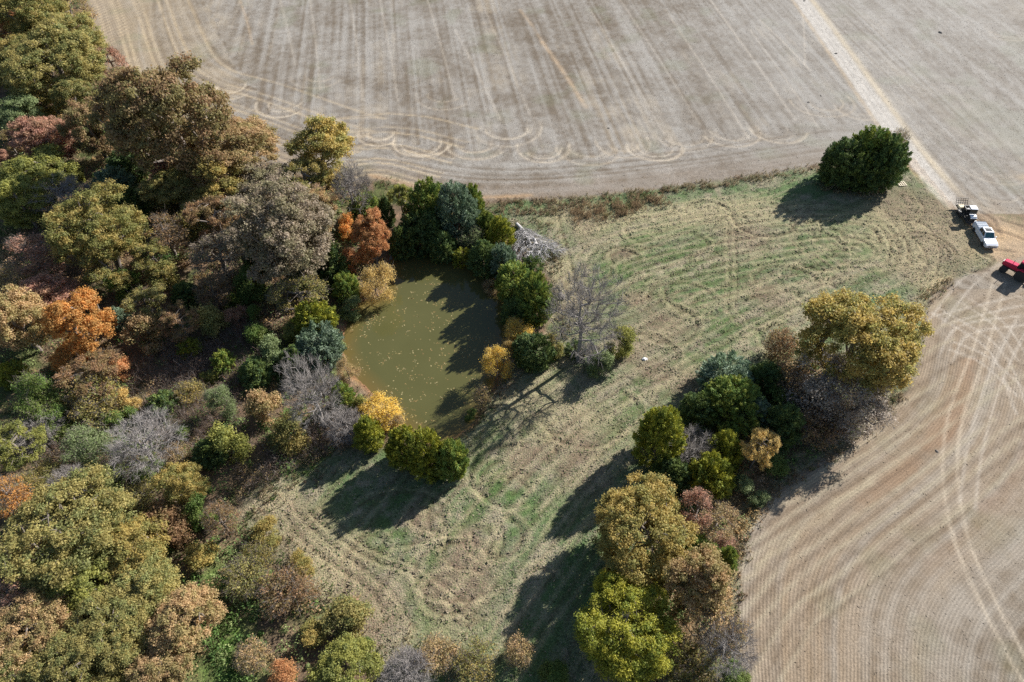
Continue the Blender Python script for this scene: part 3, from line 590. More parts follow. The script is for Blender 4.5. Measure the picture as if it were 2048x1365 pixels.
TPL = {}
BOUGH = {'oak_big': (46, 1.85), 'oak': (18, 1.4), 'oak_open': (14, 1.35), 'bush': (7, 0.95), 'sparse': (12, 1.4), 'willow': (8, 0.95)}
def template(kind, seed):
    """meshes of one plant form: (trunk mesh, crown mesh, R, C, zc)"""
    key = (kind, seed)
    if key in TPL: return TPL[key]
    r = np.random.default_rng(1000 * seed + sum(map(ord, kind)))
    S = {  # R, C, zc, ends, clump radius, leaves per clump, leaf half length, aspect, flatten, twigs per end, twig length
        'oak_big':  (7.0, 4.2, 7.4, 600, 0.72, 118, 0.128, 0.62, 0.62, 0, 0),
        'oak':      (4.2, 3.4, 5.2, 270, 0.62, 135, 0.112, 0.62, 0.66, 0, 0),
        'oak_open': (4.6, 3.2, 6.0, 165, 0.58, 105, 0.112, 0.60, 0.6, 3, 0.7),
        'sparse':   (4.0, 3.2, 5.4, 170, 0.60, 26, 0.125, 0.6, 0.8, 7, 0.8),
        'bush':     (2.3, 1.8, 1.75, 100, 0.55, 95, 0.098, 0.6, 0.8, 0, 0),
        'brushy':   (2.4, 1.7, 1.7, 110, 0.50, 30, 0.10, 0.6, 0.9, 8, 0.6),
        'willow':   (2.4, 1.9, 2.1, 120, 0.55, 85, 0.085, 0.38, 1.0, 4, 0.6),
        'bare':     (4.5, 4.2, 7.0, 260, 0.5, 0, 0.1, 0.6, 1.0, 10, 0.95),
        'bare_low': (3.0, 2.6, 3.0, 220, 0.5, 0, 0.1, 0.6, 1.0, 14, 0.75),
        'sapling':  (1.1, 1.3, 1.7, 40, 0.35, 14, 0.10, 0.6, 1.0, 6, 0.45),
    }
    if kind.startswith('cedar'):
        R, H, n, nl = {'cedar': (2.6, 6.2, 230, 78), 'cedar_round': (2.8, 5.2, 230, 80), 'cedar_small': (1.3, 2.3, 110, 60), 'cedar_big': (3.6, 7.6, 360, 84)}[kind]
        zc = H * 0.46; C = H * 0.54
        ends = ends_in_crown(n, R, C, zc, r, -0.85, 0.72, 9, 0.22, 0, 0.46 if kind == 'cedar' else 0.34 if kind == 'cedar_big' else 0.14)
        ends[:, 2] = np.maximum(ends[:, 2], 0.35)
        (tv, tf), N, lf = skeleton(ends * np.array((0.9, 0.9, 0.95)), H * 0.8, r, 4, 0.016)
        ax = ends - np.array((0, 0, zc * 0.7)); ax[:, 2] *= 0.6; ax /= np.linalg.norm(ax, axis=1, keepdims=True) + 1e-9
        ax = ax + np.array((0, 0, 0.38)) + r.normal(0, 0.38, ax.shape); ax /= np.linalg.norm(ax, axis=1, keepdims=True)
        cnt = np.full(n, nl); k = np.repeat(np.arange(n), cnt); m = len(k); sc_ = 0.55 if kind == 'cedar_small' else 1.0
        tpos = r.uniform(-0.5, 0.52, m) * sc_; spread = (0.46 * sc_ * np.clip(1.05 - (tpos / sc_ + 0.5) / 1.35, 0.12, 1))[:, None]
        rad = r.normal(0, 1, (m, 3)); rad -= ax[k] * np.sum(rad * ax[k], 1, keepdims=True)
        Pp = ends[k] + ax[k] * tpos[:, None] + rad * spread * 0.62
        nrm = rad + 0.5 * r.normal(0, 1, (m, 3)) + np.array((0, 0, 0.25))
        lv, lfc = leaf_quads(Pp, nrm, 0.155 * (0.62 if kind == 'cedar_small' else 1), 0.34, r, ax[k] + 0.6 * rad / (np.linalg.norm(rad, axis=1, keepdims=True) + 1e-9))
        crown = mk_mesh(kind + '_foliage', lv, lfc, M_NEEDLE, False, {'cv': cv_for(cnt, r, 4)})
        trunk = mk_mesh(kind + '_trunk', tv, tf, M_CBARK, True)
        TPL[key] = (trunk, crown, R, C, zc); return TPL[key]
    R, C, zc, n, cr, nl, ls, asp, flat, tw, tl = S[kind]
    low = -0.55 if kind.startswith(('oak', 'sparse')) else -0.8
    ends = ends_in_crown(n, R - cr * 0.6, C - cr * 0.4, zc, r, low, 0.70 if nl > 60 else 0.45, 8, 0.26, cr * 0.75)
    if kind in BOUGH: ends = ends_on_boughs(n, R, C, zc, r, *BOUGH[kind])
    ends[:, 2] = np.maximum(ends[:, 2], 0.4); n = len(ends)
    H0 = max(0.5, zc - C * (0.35 if kind in ('bare', 'sparse') else 0.55)) if kind not in ('bush', 'brushy', 'willow', 'bare_low') else 0.7
    (tv, tf), N, lf = skeleton(ends, H0, r, 5, {'bare': 0.020, 'bare_low': 0.019, 'brushy': 0.011, 'bush': 0.012, 'willow': 0.010, 'sapling': 0.011}.get(kind, 0.026))
    parts = [(tv, tf)]
    if tw:
        k = np.repeat(np.arange(n), tw); o = ends[k] - np.array((0, 0, zc * 0.75)); o /= np.linalg.norm(o, axis=1, keepdims=True) + 1e-9
        D = (o * 0.9 + np.array((0, 0, 0.35)) + r.normal(0, 0.62, o.shape)); D = D / np.linalg.norm(D, axis=1, keepdims=True) * (tl * r.uniform(0.5, 1.4, len(k)))[:, None]
        st = ends[k] + r.normal(0, 0.10, o.shape)
        parts.append(ribbons(st, D, 0.013 if nl else 0.017, r))
        k2 = np.arange(len(k)); D2 = D * 0.45 + r.normal(0, 0.28 * tl, D.shape); parts.append(ribbons(st + D * 0.55, D2, 0.010 if nl else 0.013, r))
    tv, tf = merge(parts)
    trunk = mk_mesh(kind + '_limbs', tv, tf, M_PALE if kind in ('bare', 'bare_low') else M_BARK, False)
    crown = None
    if nl:
        cnt = np.maximum(6, (nl * r.uniform(0.55, 1.3, n)).astype(int)); k = np.repeat(np.arange(n), cnt); m = len(k)
        u = r.normal(0, 1, (m, 3)); u /= np.linalg.norm(u, axis=1, keepdims=True); rr = r.random(m) ** 0.55 * r.choice((1.0, 1.0, 1.35), m)
        csz = r.uniform(0.7, 1.25, n)[k]
        if tw >= 5: csz = csz * 1.25
        off = u * rr[:, None] * (cr * csz)[:, None]; off[:, 2] *= flat
        nrm = u * np.array((0.7, 0.7, 0.9)) + np.array((0, 0, 0.40)) + r.normal(0, 0.55, (m, 3))
        lv, lfc = leaf_quads(ends[k] + off, nrm, ls, asp, r)
        crown = mk_mesh(kind + '_foliage', lv, lfc, M_LEAF, False, {'cv': cv_for(cnt, r, 4)})
    else:
        # the finest outer twigs of a leafless plant, as its crown
        q = 13; k = np.repeat(np.arange(n), q); u = r.normal(0, 1, (len(k), 3)); u /= np.linalg.norm(u, axis=1, keepdims=True)
        st = ends[k] + u * r.random((len(k), 1)) * 0.5; o = ends[k] - np.array((0, 0, zc * 0.6)); o /= np.linalg.norm(o, axis=1, keepdims=True) + 1e-9
        D = (o + np.array((0, 0, 0.3)) + r.normal(0, 0.5, o.shape)) * tl * 0.55
        lv, lfc = ribbons(st, D, 0.010, r)
        crown = mk_mesh(kind + '_twigs', lv, lfc, M_PALE, False)
    TPL[key] = (trunk, crown, R, C, zc); return TPL[key]

NSEED = {'oak_big': 3, 'oak': 3, 'oak_open': 2, 'sparse': 3, 'bush': 3, 'brushy': 3, 'willow': 2, 'bare': 2, 'bare_low': 2, 'cedar': 3, 'cedar_big': 2, 'cedar_round': 2, 'cedar_small': 2, 'sapling': 1}
FORM = {'oak_big': ('broadleaf_tree', 'tree'), 'oak': ('broadleaf_tree', 'tree'), 'oak_open': ('broadleaf_tree', 'tree'), 'sparse': ('thinning_tree', 'tree'), 'bush': ('shrub', 'shrub'), 'brushy': ('twiggy_shrub', 'shrub'),
        'willow': ('willow_shrub', 'shrub'), 'bare': ('bare_tree', 'tree'), 'bare_low': ('bare_shrub', 'shrub'), 'cedar': ('cedar_tree', 'tree'), 'cedar_big': ('cedar_tree', 'tree'), 'cedar_round': ('cedar_tree', 'tree'), 'cedar_small': ('young_cedar', 'tree'), 'sapling': ('sapling', 'tree')}
PAL_ = {  # leaf colour, second tint
    'mustard': ((0.205, 0.172, 0.060), (0.132, 0.138, 0.050)), 'olive': ((0.125, 0.125, 0.040), (0.20, 0.155, 0.05)), 'gold': ((0.250, 0.188, 0.058), (0.165, 0.155, 0.050)), 'tan': ((0.27, 0.185, 0.095), (0.185, 0.155, 0.065)),
    'brown': ((0.19, 0.115, 0.06), (0.14, 0.105, 0.045)), 'orange': ((0.38, 0.185, 0.052), (0.31, 0.18, 0.06)), 'russet': ((0.33, 0.165, 0.072), (0.27, 0.15, 0.065)), 'pink': ((0.27, 0.15, 0.105), (0.21, 0.13, 0.08)),
    'dusty': ((0.205, 0.165, 0.118), (0.150, 0.135, 0.075)), 'lime': ((0.175, 0.170, 0.042), (0.125, 0.135, 0.04)), 'bright': ((0.230, 0.215, 0.030), (0.130, 0.150, 0.026)), 'green': ((0.075, 0.115, 0.028), (0.11, 0.13, 0.035)), 'sage': ((0.155, 0.185, 0.085), (0.115, 0.145, 0.06)),
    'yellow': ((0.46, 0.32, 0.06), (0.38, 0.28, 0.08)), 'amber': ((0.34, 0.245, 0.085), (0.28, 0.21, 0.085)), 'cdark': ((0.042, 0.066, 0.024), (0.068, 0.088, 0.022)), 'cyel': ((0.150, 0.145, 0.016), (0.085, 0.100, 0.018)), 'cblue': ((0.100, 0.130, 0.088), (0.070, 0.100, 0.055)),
    'cgreen': ((0.075, 0.110, 0.026), (0.115, 0.125, 0.022)), 'oliveb': ((0.145, 0.125, 0.052), (0.20, 0.130, 0.07)), 'pale': ((0.27, 0.235, 0.195), (0.20, 0.165, 0.13)), 'grey': ((0.3, 0.28, 0.26), (0.3, 0.28, 0.26))}
_used = {}
prg = np.random.default_rng(77)
def plant(px, py, w, h, kind, pal, label, group=None, lift=0.0):
    """a plant whose crown is centred on the surveyed point, w by h photo pixels"""
    gs = {GW: 1.17, GH: 1.12, GP_: 1.06}.get(group, 1.0); w *= gs; h *= gs
    if not lift: lift = {GH: 0.10, GP_: 0.15, GW: -0.10}.get(group, 0.0) if kind not in ('bush', 'brushy', 'willow', 'sapling', 'cedar_small') else 0.0
    i = _used.get(kind, 0); _used[kind] = i + 1
    trunk, crown, R, C, zc = template(kind, i % NSEED[kind])
    z = zc
    for _ in range(3):
        s = px_per_m(px, py, z); sx = w / 2 / s / R
        p = G(px, py, z); a = math.atan2(CAM_H - z, math.hypot(p[0], p[1])); sa, ca = math.sin(a), math.cos(a)
        need = max(0.02, (h / w) ** 2 - sa * sa) ** 0.5 / ca * R / C
        sz = sx * min(1.35, max(0.72, need)) * (1.0 + lift)
        sz = max(sz, 0.55 * sx)
        z = zc * sz
    p = G(px, py, z); gz = ground_z(p[0], p[1])
    nm, cat = FORM[kind]
    o = empty(nm, (p[0], p[1], gz - 0.05), prg.uniform(0, 6.283)); o.scale = (sx, sx, sz)
    tag(o, label, cat, group or ('trees and shrubs of the woodland'))
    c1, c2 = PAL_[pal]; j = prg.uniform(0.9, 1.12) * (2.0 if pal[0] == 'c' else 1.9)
    a = link('trunk', trunk, o); b = link('crown', crown, o)
    b.color = (*[v * j for v in c1], 1); b['tint'] = [v * j for v in c2]
    return o
# ------------------------------------------------------------------ the plants, one by one
GW = 'trees of the woodland on the left'; GP_ = 'trees and shrubs round the pond'; GH = 'hedgerow trees along the right field'; GB = 'scrub along the lower edge'
PLANTS = [
 # upper left wood
 (62, 30, 135, 95, 'oak_big', 'olive', 'dull olive tree at the very top left, beside the field edge', GW),
 (140, 22, 85, 70, 'sparse', 'tan', 'thin tan orange tree at the top, touching the stubble field', GW),
 (14, 26, 50, 45, 'oak', 'brown', 'small reddish brown tree in the top left corner', GW),
 (32, 66, 95, 60, 'oak', 'russet', 'rusty red crown on the left edge just below the top corner', GW),
 (138, 82, 112, 85, 'oak_big', 'mustard', 'mustard oak at the field edge above the purple brown twiggy tree', GW),
 (110, 130, 165, 110, 'oak_big', 'mustard', 'broad mustard green oak left of the purple brown twiggy tree', GW),
 (26, 125, 90, 80, 'oak', 'olive', 'dark olive tree on the left edge beside the broad mustard oak', GW),
 (219, 128, 54, 100, 'sparse', 'pink', 'thin purple brown twiggy tree standing against the curved stubble rows', GW),
 (235, 165, 50, 50, 'brushy', 'pink', 'low reddish twiggy shrub at the foot of the purple brown tree', GW),
 (158, 198, 80, 75, 'oak', 'mustard', 'small mustard tree below the broad mustard oak', GW),
 (70, 190, 90, 75, 'oak', 'olive', 'olive crown between the broad mustard oak and the grey green one', GW),
 (342, 240, 225, 190, 'oak_big', 'oliveb', 'huge brown green oak with reddish tips jutting into the upper field', GW),
 (268, 225, 90, 80, 'oak_open', 'brown', 'brown shaded crown on the left flank of the huge brown green oak', GW),
 (38, 236, 85, 70, 'oak', 'sage', 'grey green round crown above the pink red oak', GW),
 (92, 278, 110, 85, 'oak', 'pink', 'pink red oak in the upper left wood', GW),
 (10, 335, 60, 75, 'oak', 'pink', 'salmon pink crown cut by the left edge of the picture', GW),
 (184, 258, 95, 105, 'oak', 'oliveb', 'brown olive tree between pink red oak and huge brown green oak', GW),
 (20, 288, 55, 55, 'oak_open', 'tan', 'little tan crown on the left edge above the salmon pink one', GW),
 (84, 350, 125, 75, 'oak', 'lime', 'yellow green spreading tree below the pink red oak', GW),
 (42, 405, 100, 85, 'oak', 'lime', 'yellow green tree lobe on the left edge under its taller neighbour', GW),
 (141, 352, 40, 50, 'bush', 'lime', 'small yellow green crown left of the silvery cedar', GW),
 (228, 374, 64, 72, 'cedar_round', 'cblue', 'pale silvery blue cedar in a dark gap of the wood', GW),
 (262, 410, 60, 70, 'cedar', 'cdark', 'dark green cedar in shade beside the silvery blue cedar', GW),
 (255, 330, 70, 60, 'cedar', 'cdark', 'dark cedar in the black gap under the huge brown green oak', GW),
 (128, 392, 95, 60, 'bare', 'grey', 'grey leafless tree left of the silvery cedar', GW),
 (196, 462, 160, 130, 'oak_big', 'olive', 'large olive yellow oak below the silvery cedar', GW),
 (205, 540, 90, 80, 'oak_open', 'olive', 'shaded olive crown under the large olive yellow oak', GW),
 (458, 305, 190, 105, 'oak_big', 'tan', 'wide pale tan olive oak at the field edge right of the huge oak', GW),
 (328, 332, 64, 62, 'oak', 'pink', 'pinkish brown crown at the foot of the huge brown green oak', GW),
 (346, 376, 105, 78, 'oak', 'mustard', 'mustard tan crown below the pinkish brown one', GW),
 (440, 366, 112, 95, 'oak', 'gold', 'golden tan round oak in the middle of the upper wood', GW),
 (560, 455, 205, 170, 'oak_big', 'dusty', 'large dusty grey brown oak left of the orange tree', GW),
 (530, 375, 120, 90, 'oak', 'dusty', 'dusty brown crown above the large grey brown oak', GW),
 (645, 305, 118, 110, 'oak', 'gold', 'golden mustard tree standing out at the edge of the upper field', GW),
 (607, 362, 105, 85, 'oak_open', 'olive', 'loose olive crown below the golden mustard field edge tree', GW),
 (640, 420, 85, 90, 'oak_open', 'tan', 'tan open crown between dusty oak and the orange tree', GW),
 (430, 435, 100, 85, 'oak_open', 'brown', 'brown crown below the golden tan round oak', GW),
 (385, 440, 60, 60, 'bush', 'mustard', 'small yellowish crown left of the brown one in mid wood', GW),
 (330, 470, 90, 80, 'sparse', 'brown', 'thin brown tree in the deep shade of the wood', GW),
 (440, 510, 110, 80, 'sparse', 'dusty', 'half bare dusty tree in shade left of the dusty oak', GW),
 (701, 372, 76, 84, 'bare', 'grey', 'dead grey tree with stubby limbs at the field edge above the pond', GP_),
 # middle left wood
 (66, 515, 122, 85, 'sparse', 'pink', 'pinkish grey half bare tree on the left, with pale limbs', GW),
 (30, 560, 80, 70, 'sparse', 'tan', 'tan thinning crown on the left edge above the orange oak', GW),
 (92, 592, 115, 80, 'oak', 'pink', 'red tan oak directly above left of the bright orange oak', GW),
 (30, 640, 112, 120, 'oak', 'tan', 'tan green oak on the left edge beside the bright orange oak', GW),
 (166, 648, 110, 112, 'oak', 'orange', 'bright orange oak in the left wood', GW),
 (146, 708, 74, 52, 'oak', 'orange', 'low orange yellow crown at the foot of the bright orange oak', GW),
 (236, 637, 34, 46, 'cedar_small', 'cblue', 'little blue green cedar right of the bright orange oak', GW),
 (297, 606, 84, 72, 'oak_open', 'mustard', 'yellow brown tree right of the bright orange oak', GW),
 (286, 668, 74, 68, 'bush', 'tan', 'round tan shrub below the yellow brown tree', GW),
 (360, 645, 78, 70, 'oak_open', 'brown', 'brown shrubby tree in the clearing left of the pond', GW),
 (416, 640, 66, 66, 'bush', 'mustard', 'yellow speckled shrubby tree left of the pink round shrub', GW),
 (476, 637, 42, 44, 'bush', 'pink', 'small round salmon pink shrub in the clearing left of the pond', GW),
 (372, 590, 50, 50, 'cedar', 'cdark', 'dark cedar behind the brown shrubby trees of the clearing', GW),
 (425, 583, 68, 62, 'sparse', 'brown', 'thin brown tree behind the salmon pink shrub', GW),
 (465, 605, 34, 36, 'cedar_small', 'cgreen', 'small bright green cedar just above the salmon pink shrub', GW),
 (508, 628, 34, 44, 'bush', 'green', 'small green shrub just right of the salmon pink shrub', GW),
 (592, 592, 115, 85, 'sparse', 'olive', 'pale twiggy olive tree left of the pond above the cedars', GP_),
 (500, 575, 70, 60, 'bush', 'green', 'dark green shrub in shade left of the pale twiggy olive tree', GW),
 (632, 640, 82, 78, 'cedar_round', 'cyel', 'yellow green cedar on the left bank of the pond', GP_),
 (588, 674, 66, 50, 'bush', 'lime', 'yellowish shrub squeezed between two cedars on the left bank', GP_),
 (640, 696, 92, 70, 'cedar_round', 'cblue', 'blue green round cedar on the left bank of the pond', GP_),
 (676, 690, 30, 66, 'bush', 'sage', 'light green waterside shrub on the left bank', GP_),
 (590, 720, 60, 50, 'cedar', 'cdark', 'dark cedar in the shade below the blue green round cedar', GP_),
 (377, 697, 38, 34, 'cedar_small', 'cyel', 'lone small olive cedar on the brown brush, the left of two', GW),
 (448, 722, 38, 44, 'cedar_small', 'cgreen', 'lone small green cedar on the brown brush, the right of two', GW),
 (515, 670, 50, 60, 'bush', 'green', 'shaded green shrub at the right end of the brown brush', GW),
 (420, 752, 34, 26, 'bush', 'lime', 'low bright green sprout below the two small lone cedars', GW),
 (378, 782, 56, 42, 'brushy', 'gold', 'golden low scrub below the two small lone cedars', GW),
 (186, 746, 118, 72, 'oak_open', 'brown', 'brown orange spreading tree below the bright orange oak', GW),
 (239, 738, 50, 46, 'bush', 'russet', 'rusty red shrub right of the brown orange spreading tree', GW),
 (185, 788, 90, 46, 'brushy', 'gold', 'orange brown scrub below the brown orange spreading tree', GW),
 (27, 748, 46, 46, 'cedar_small', 'cyel', 'dark yellow green cedar near the left edge above the feathery green tree', GW),
 (68, 798, 84, 90, 'willow', 'green', 'feathery green tree near the left edge', GW),
 (195, 815, 96, 66, 'brushy', 'olive', 'olive tan scrub right of the feathery green tree', GW),
 (256, 804, 40, 56, 'bush', 'amber', 'yellow orange shrub with green vines below it in the left scrub', GW),
 (240, 838, 56, 46, 'bush', 'green', 'green vine covered shrub under the yellow orange one', GW),
 (325, 806, 48, 46, 'cedar_small', 'cdark', 'small dark green cedar left of the light green drooping tree', GW),
 (444, 804, 54, 62, 'willow', 'sage', 'light green drooping small tree in the brown brush', GW),
 (531, 812, 74, 90, 'bush', 'tan', 'upright golden brown shrub left of the bare grey tree', GP_),
 (577, 868, 92, 76, 'bush', 'olive', 'olive yellow shrub below the upright golden brown one', GP_),
 (625, 785, 104, 130, 'bare', 'grey', 'bare silver grey tree on the left of the pond', GP_),
 (684, 792, 44, 54, 'cedar', 'cgreen', 'green cedar between the bare silver tree and the water', GP_),
 (694, 742, 50, 50, 'willow', 'tan', 'tan yellow bank shrub beside the water on the left', GP_),
 (690, 850, 72, 66, 'bare_low', 'grey', 'low grey twiggy brush beside the bright yellow shrub', GP_),
 (458, 890, 78, 72, 'bush', 'lime', 'round yellow green tree alone in the brush below the clearing', GW),
 (285, 888, 132, 105, 'bare', 'grey', 'spreading silver grey bare tree in the lower left scrub', GW),
 (178, 888, 100, 60, 'willow', 'sage', 'pale green fluffy shrub left of the spreading bare tree', GW),
 (32, 892, 112, 84, 'oak_open', 'lime', 'olive yellow crown on the left edge beside the grey twigs', GW),
 (72, 862, 74, 56, 'bare_low', 'grey', 'grey leafless twigs above the olive yellow crown on the left edge', GW),
 (366, 866, 32, 30, 'bush', 'green', 'tiny green shrub right of the spreading bare tree', GW),
 (352, 908, 56, 46, 'brushy', 'tan', 'tan scrub just right of the spreading bare tree', GW),
 (420, 905, 60, 50, 'cedar', 'cdark', 'dark shaded cedar left of the round yellow green tree', GW),
 # lower left
 (20, 995, 84, 100, 'sparse', 'orange', 'thin orange tree on the left edge above the mustard oaks', GW),
 (88, 960, 88, 66, 'willow', 'olive', 'olive green scrub tree right of the thin orange tree', GW),
 (148, 968, 64, 72, 'bare_low', 'grey', 'purple grey leafless shrub in the lower left scrub', GW),
 (212, 962, 78, 62, 'brushy', 'green', 'green scrub right of the purple grey leafless shrub', GW),
 (362, 966, 82, 80, 'oak', 'gold', 'golden brown tree at the path end below the round yellow green tree', GW),
 (278, 990, 70, 56, 'brushy', 'mustard', 'yellow brown scrub left of the golden brown tree', GW),
 (400, 1028, 58, 62, 'bush', 'green', 'bright green shrub below the golden brown tree', GW),
 (335, 1052, 96, 78, 'bush', 'brown', 'brown orange shrub above the right end of the mustard oaks', GW),
 (440, 1038, 76, 84, 'sparse', 'brown', 'thin brown thorny tree at the meadow corner', GB),
 (220, 1022, 82, 52, 'oak', 'mustard', 'low mustard crown above the mass of mustard oaks', GW),
 (135, 1062, 225, 130, 'oak_big', 'mustard', 'upper of the big mustard oaks in the lower left corner', GW),
 (268, 1095, 130, 105, 'oak', 'gold', 'golden mustard oak at the right end of the upper mustard oak', GW),
 (165, 1145, 140, 100, 'oak', 'lime', 'greenish yellow oak in the middle of the lower left mass', GW),
 (285, 1172, 130, 100, 'oak', 'mustard', 'mustard oak right of the greenish yellow one in the lower left', GW),
 (48, 1158, 125, 105, 'sparse', 'pink', 'reddish half bare tree on the left edge among mustard oaks', GW),
 (62, 1262, 155, 120, 'oak_big', 'tan', 'tan yellow oak on the left edge under the reddish half bare tree', GW),
 (232, 1250, 170, 130, 'oak_big', 'mustard', 'large mustard oak in the lower left, left of the tan pink one', GW),
 (372, 1232, 130, 120, 'oak', 'tan', 'tan pinkish oak at the right rim of the lower left mass', GW),
 (165, 1335, 170, 95, 'oak_big', 'mustard', 'mustard oak cut by the lower edge in the left corner', GW),
 (32, 1350, 110, 80, 'oak', 'mustard', 'mustard crown in the bottom left corner', GW),
 (325, 1325, 115, 95, 'oak', 'tan', 'tan brown oak at the lower edge below the tan pinkish one', GW),
 (402, 1112, 74, 62, 'bush', 'gold', 'orange brown shrub between mustard oaks and meadow', GB),
 (530, 1066, 72, 62, 'bush', 'gold', 'orange shrub at the left end of the meadow', GB),
 (512, 1112, 82, 62, 'brushy', 'olive', 'olive tan scrub below the orange meadow end shrub', GB),
 (488, 1156, 86, 82, 'brushy', 'mustard', 'yellow brown scrub above the green hollow', GB),
 (606, 1130, 66, 56, 'bush', 'gold', 'golden shrub at the lower left rim of the meadow', GB),
 (574, 1178, 116, 78, 'brushy', 'brown', 'red brown scrub below the golden rim shrub', GB),
 (690, 1236, 110, 84, 'bush', 'mustard', 'yellow brown shrub on the lower meadow rim by the brown stump', GB),
 (628, 1266, 66, 60, 'bush', 'gold', 'orange brown shrub left of the yellow brown rim shrub', GB),
 (726, 1288, 38, 32, 'bush', 'green', 'small bright green bush near the lower edge', GB),
 (505, 1315, 76, 66, 'brushy', 'tan', 'tan yellow scrub beside the green hollow at the lower edge', GB),
 (566, 1350, 74, 46, 'bush', 'russet', 'low russet shrub cut by the lower edge', GB),
 (692, 1336, 150, 80, 'oak', 'lime', 'yellow green tree at the lower edge left of the grey brush', GB),
 (812, 1340, 96, 64, 'bare_low', 'grey', 'grey leafless brush at the middle of the lower edge', GB),
 (870, 1308, 84, 52, 'brushy', 'tan', 'tan scrub above the grey leafless brush at the lower edge', GB),
 (946, 1332, 96, 66, 'brushy', 'olive', 'tan green scrub in the tree shadow at the lower edge', GB),
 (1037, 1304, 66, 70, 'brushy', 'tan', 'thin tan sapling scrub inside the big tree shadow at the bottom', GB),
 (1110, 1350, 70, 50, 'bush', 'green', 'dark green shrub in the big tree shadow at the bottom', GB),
 # round the pond
 (692, 456, 44, 48, 'bush', 'orange', 'small orange crown just left of the orange red tree', GP_),
 (743, 474, 74, 80, 'oak', 'russet', 'vivid orange red tree at the upper left of the pond', GP_),
 (706, 522, 50, 54, 'bush', 'russet', 'rusty brown shrub below the orange red tree', GP_),
 (751, 562, 78, 96, 'willow', 'amber', 'soft yellow willow shrub on the upper left pond bank', GP_),
 (656, 525, 72, 86, 'cedar', 'cdark', 'dark green cedar left of the rusty brown shrub', GP_),
 (692, 574, 56, 56, 'cedar_round', 'cgreen', 'green cedar left of the soft yellow willow shrub', GP_),
 (700, 612, 50, 44, 'bush', 'sage', 'pale green shrub at the waterside below the soft yellow willow', GP_),
 (730, 420, 64, 54, 'cedar_round', 'cgreen', 'green cedar above the orange red tree', GP_),
 (771, 424, 34, 52, 'cedar', 'cdark', 'slim dark green cedar above right of the orange red tree', GP_),
 (803, 398, 58, 88, 'oak_open', 'lime', 'upright yellowish olive tree at the field edge above the pond', GP_),
 (862, 414, 84, 92, 'cedar_round', 'cgreen', 'tall green cedar at the head of the pond, left of the bluish one', GP_),
 (914, 424, 78, 104, 'cedar_round', 'cblue', 'tall bluish cedar at the head of the pond', GP_),
 (945, 404, 46, 66, 'cedar_round', 'cgreen', 'small green cedar behind the tall bluish cedar', GP_),
 (838, 460, 88, 80, 'cedar_round', 'cdark', 'black green cedar overhanging the head of the pond', GP_),
 (800, 478, 50, 60, 'cedar', 'cdark', 'shaded cedar between the orange red tree and the pond', GP_),
 (884, 486, 60, 60, 'cedar', 'cdark', 'dark cedar at the water below the tall bluish cedar', GP_),
 (892, 446, 20, 44, 'sapling', 'orange', 'thin orange sapling against the dark cedars', GP_),
 (943, 476, 46, 46, 'brushy', 'sage', 'grey green brush right below the tall bluish cedar', GP_),
 (925, 508, 40, 40, 'cedar_small', 'cyel', 'small olive cedar on the upper pond bank', GP_),
 (1000, 468, 52, 62, 'cedar', 'cyel', 'yellow green cedar left of the fallen grey tree', GP_),
 (972, 452, 44, 50, 'cedar', 'cgreen', 'dark green cedar left of the yellow green one by the fallen tree', GP_),
 (966, 512, 64, 64, 'cedar', 'cdark', 'dark cedar overhanging the upper right pond bank', GP_),
 (1006, 522, 54, 62, 'cedar_round', 'cblue', 'bluish round cedar below the yellow green cedar', GP_),
 (1060, 532, 46, 40, 'cedar_small', 'cdark', 'small dark cedar below the fallen grey tree', GP_),
 (1030, 565, 76, 76, 'cedar_round', 'cgreen', 'bright green cedar, upper one of the pair right of the pond', GP_),
 (1070, 600, 82, 92, 'cedar_round', 'cgreen', 'round green cedar, lower one of the pair right of the pond', GP_),
 (1034, 622, 60, 60, 'cedar', 'cdark', 'dark cedar at the water below the green cedar pair', GP_),
 (979, 566, 42, 34, 'willow', 'tan', 'little golden shrub at the water left of the green cedar pair', GP_),
 (1166, 628, 140, 142, 'bare', 'grey', 'tall bare grey tree on the right of the pond', GP_),
 (1036, 660, 70, 46, 'willow', 'yellow', 'orange yellow willow shrub on the right bank, upper one', GP_),
 (1020, 688, 40, 36, 'willow', 'amber', 'small yellow willow shrub between the two orange yellow ones', GP_),
 (994, 724, 64, 66, 'willow', 'yellow', 'orange yellow willow shrub on the right bank, lower one', GP_),
 (1064, 702, 80, 58, 'cedar_round', 'cdark', 'dark green shrub right of the orange yellow willows', GP_),
 (1108, 694, 46, 60, 'bush', 'olive', 'olive shrub left of the bare grey tree foot', GP_),
 (1244, 684, 66, 98, 'bush', 'lime', 'upright yellow green shrub right of the bare grey tree', GP_),
 (1201, 726, 56, 68, 'bush', 'sage', 'grey green shrub below the upright yellow green one', GP_),
 (1150, 698, 40, 36, 'cedar_small', 'cdark', 'low dark shrub at the foot of the bare grey tree', GP_),
 (1180, 706, 44, 40, 'bare_low', 'grey', 'low pale twigs beside the foot of the bare grey tree', GP_),
 (965, 788, 36, 50, 'sapling', 'tan', 'small pinkish tan sapling on the lower right pond bank', GP_),
 (940, 822, 30, 24, 'bush', 'green', 'low green tuft on the bank left of the tan sapling', GP_),
 (762, 820, 100, 62, 'willow', 'yellow', 'bright lemon yellow shrub at the lower pond bank', GP_),
 (720, 812, 36, 40, 'bush', 'lime', 'greenish shrub left of the lemon yellow shrub', GP_),
 (795, 850, 44, 42, 'willow', 'tan', 'fluffy tan shrub right below the lemon yellow shrub', GP_),
 (736, 868, 60, 62, 'cedar', 'cyel', 'pale tipped cedar below the lemon yellow shrub', GP_, 0.35),
 (806, 896, 70, 72, 'cedar_round', 'cyel', 'left cedar of the olive row at the foot of the pond', GP_, 0.45),
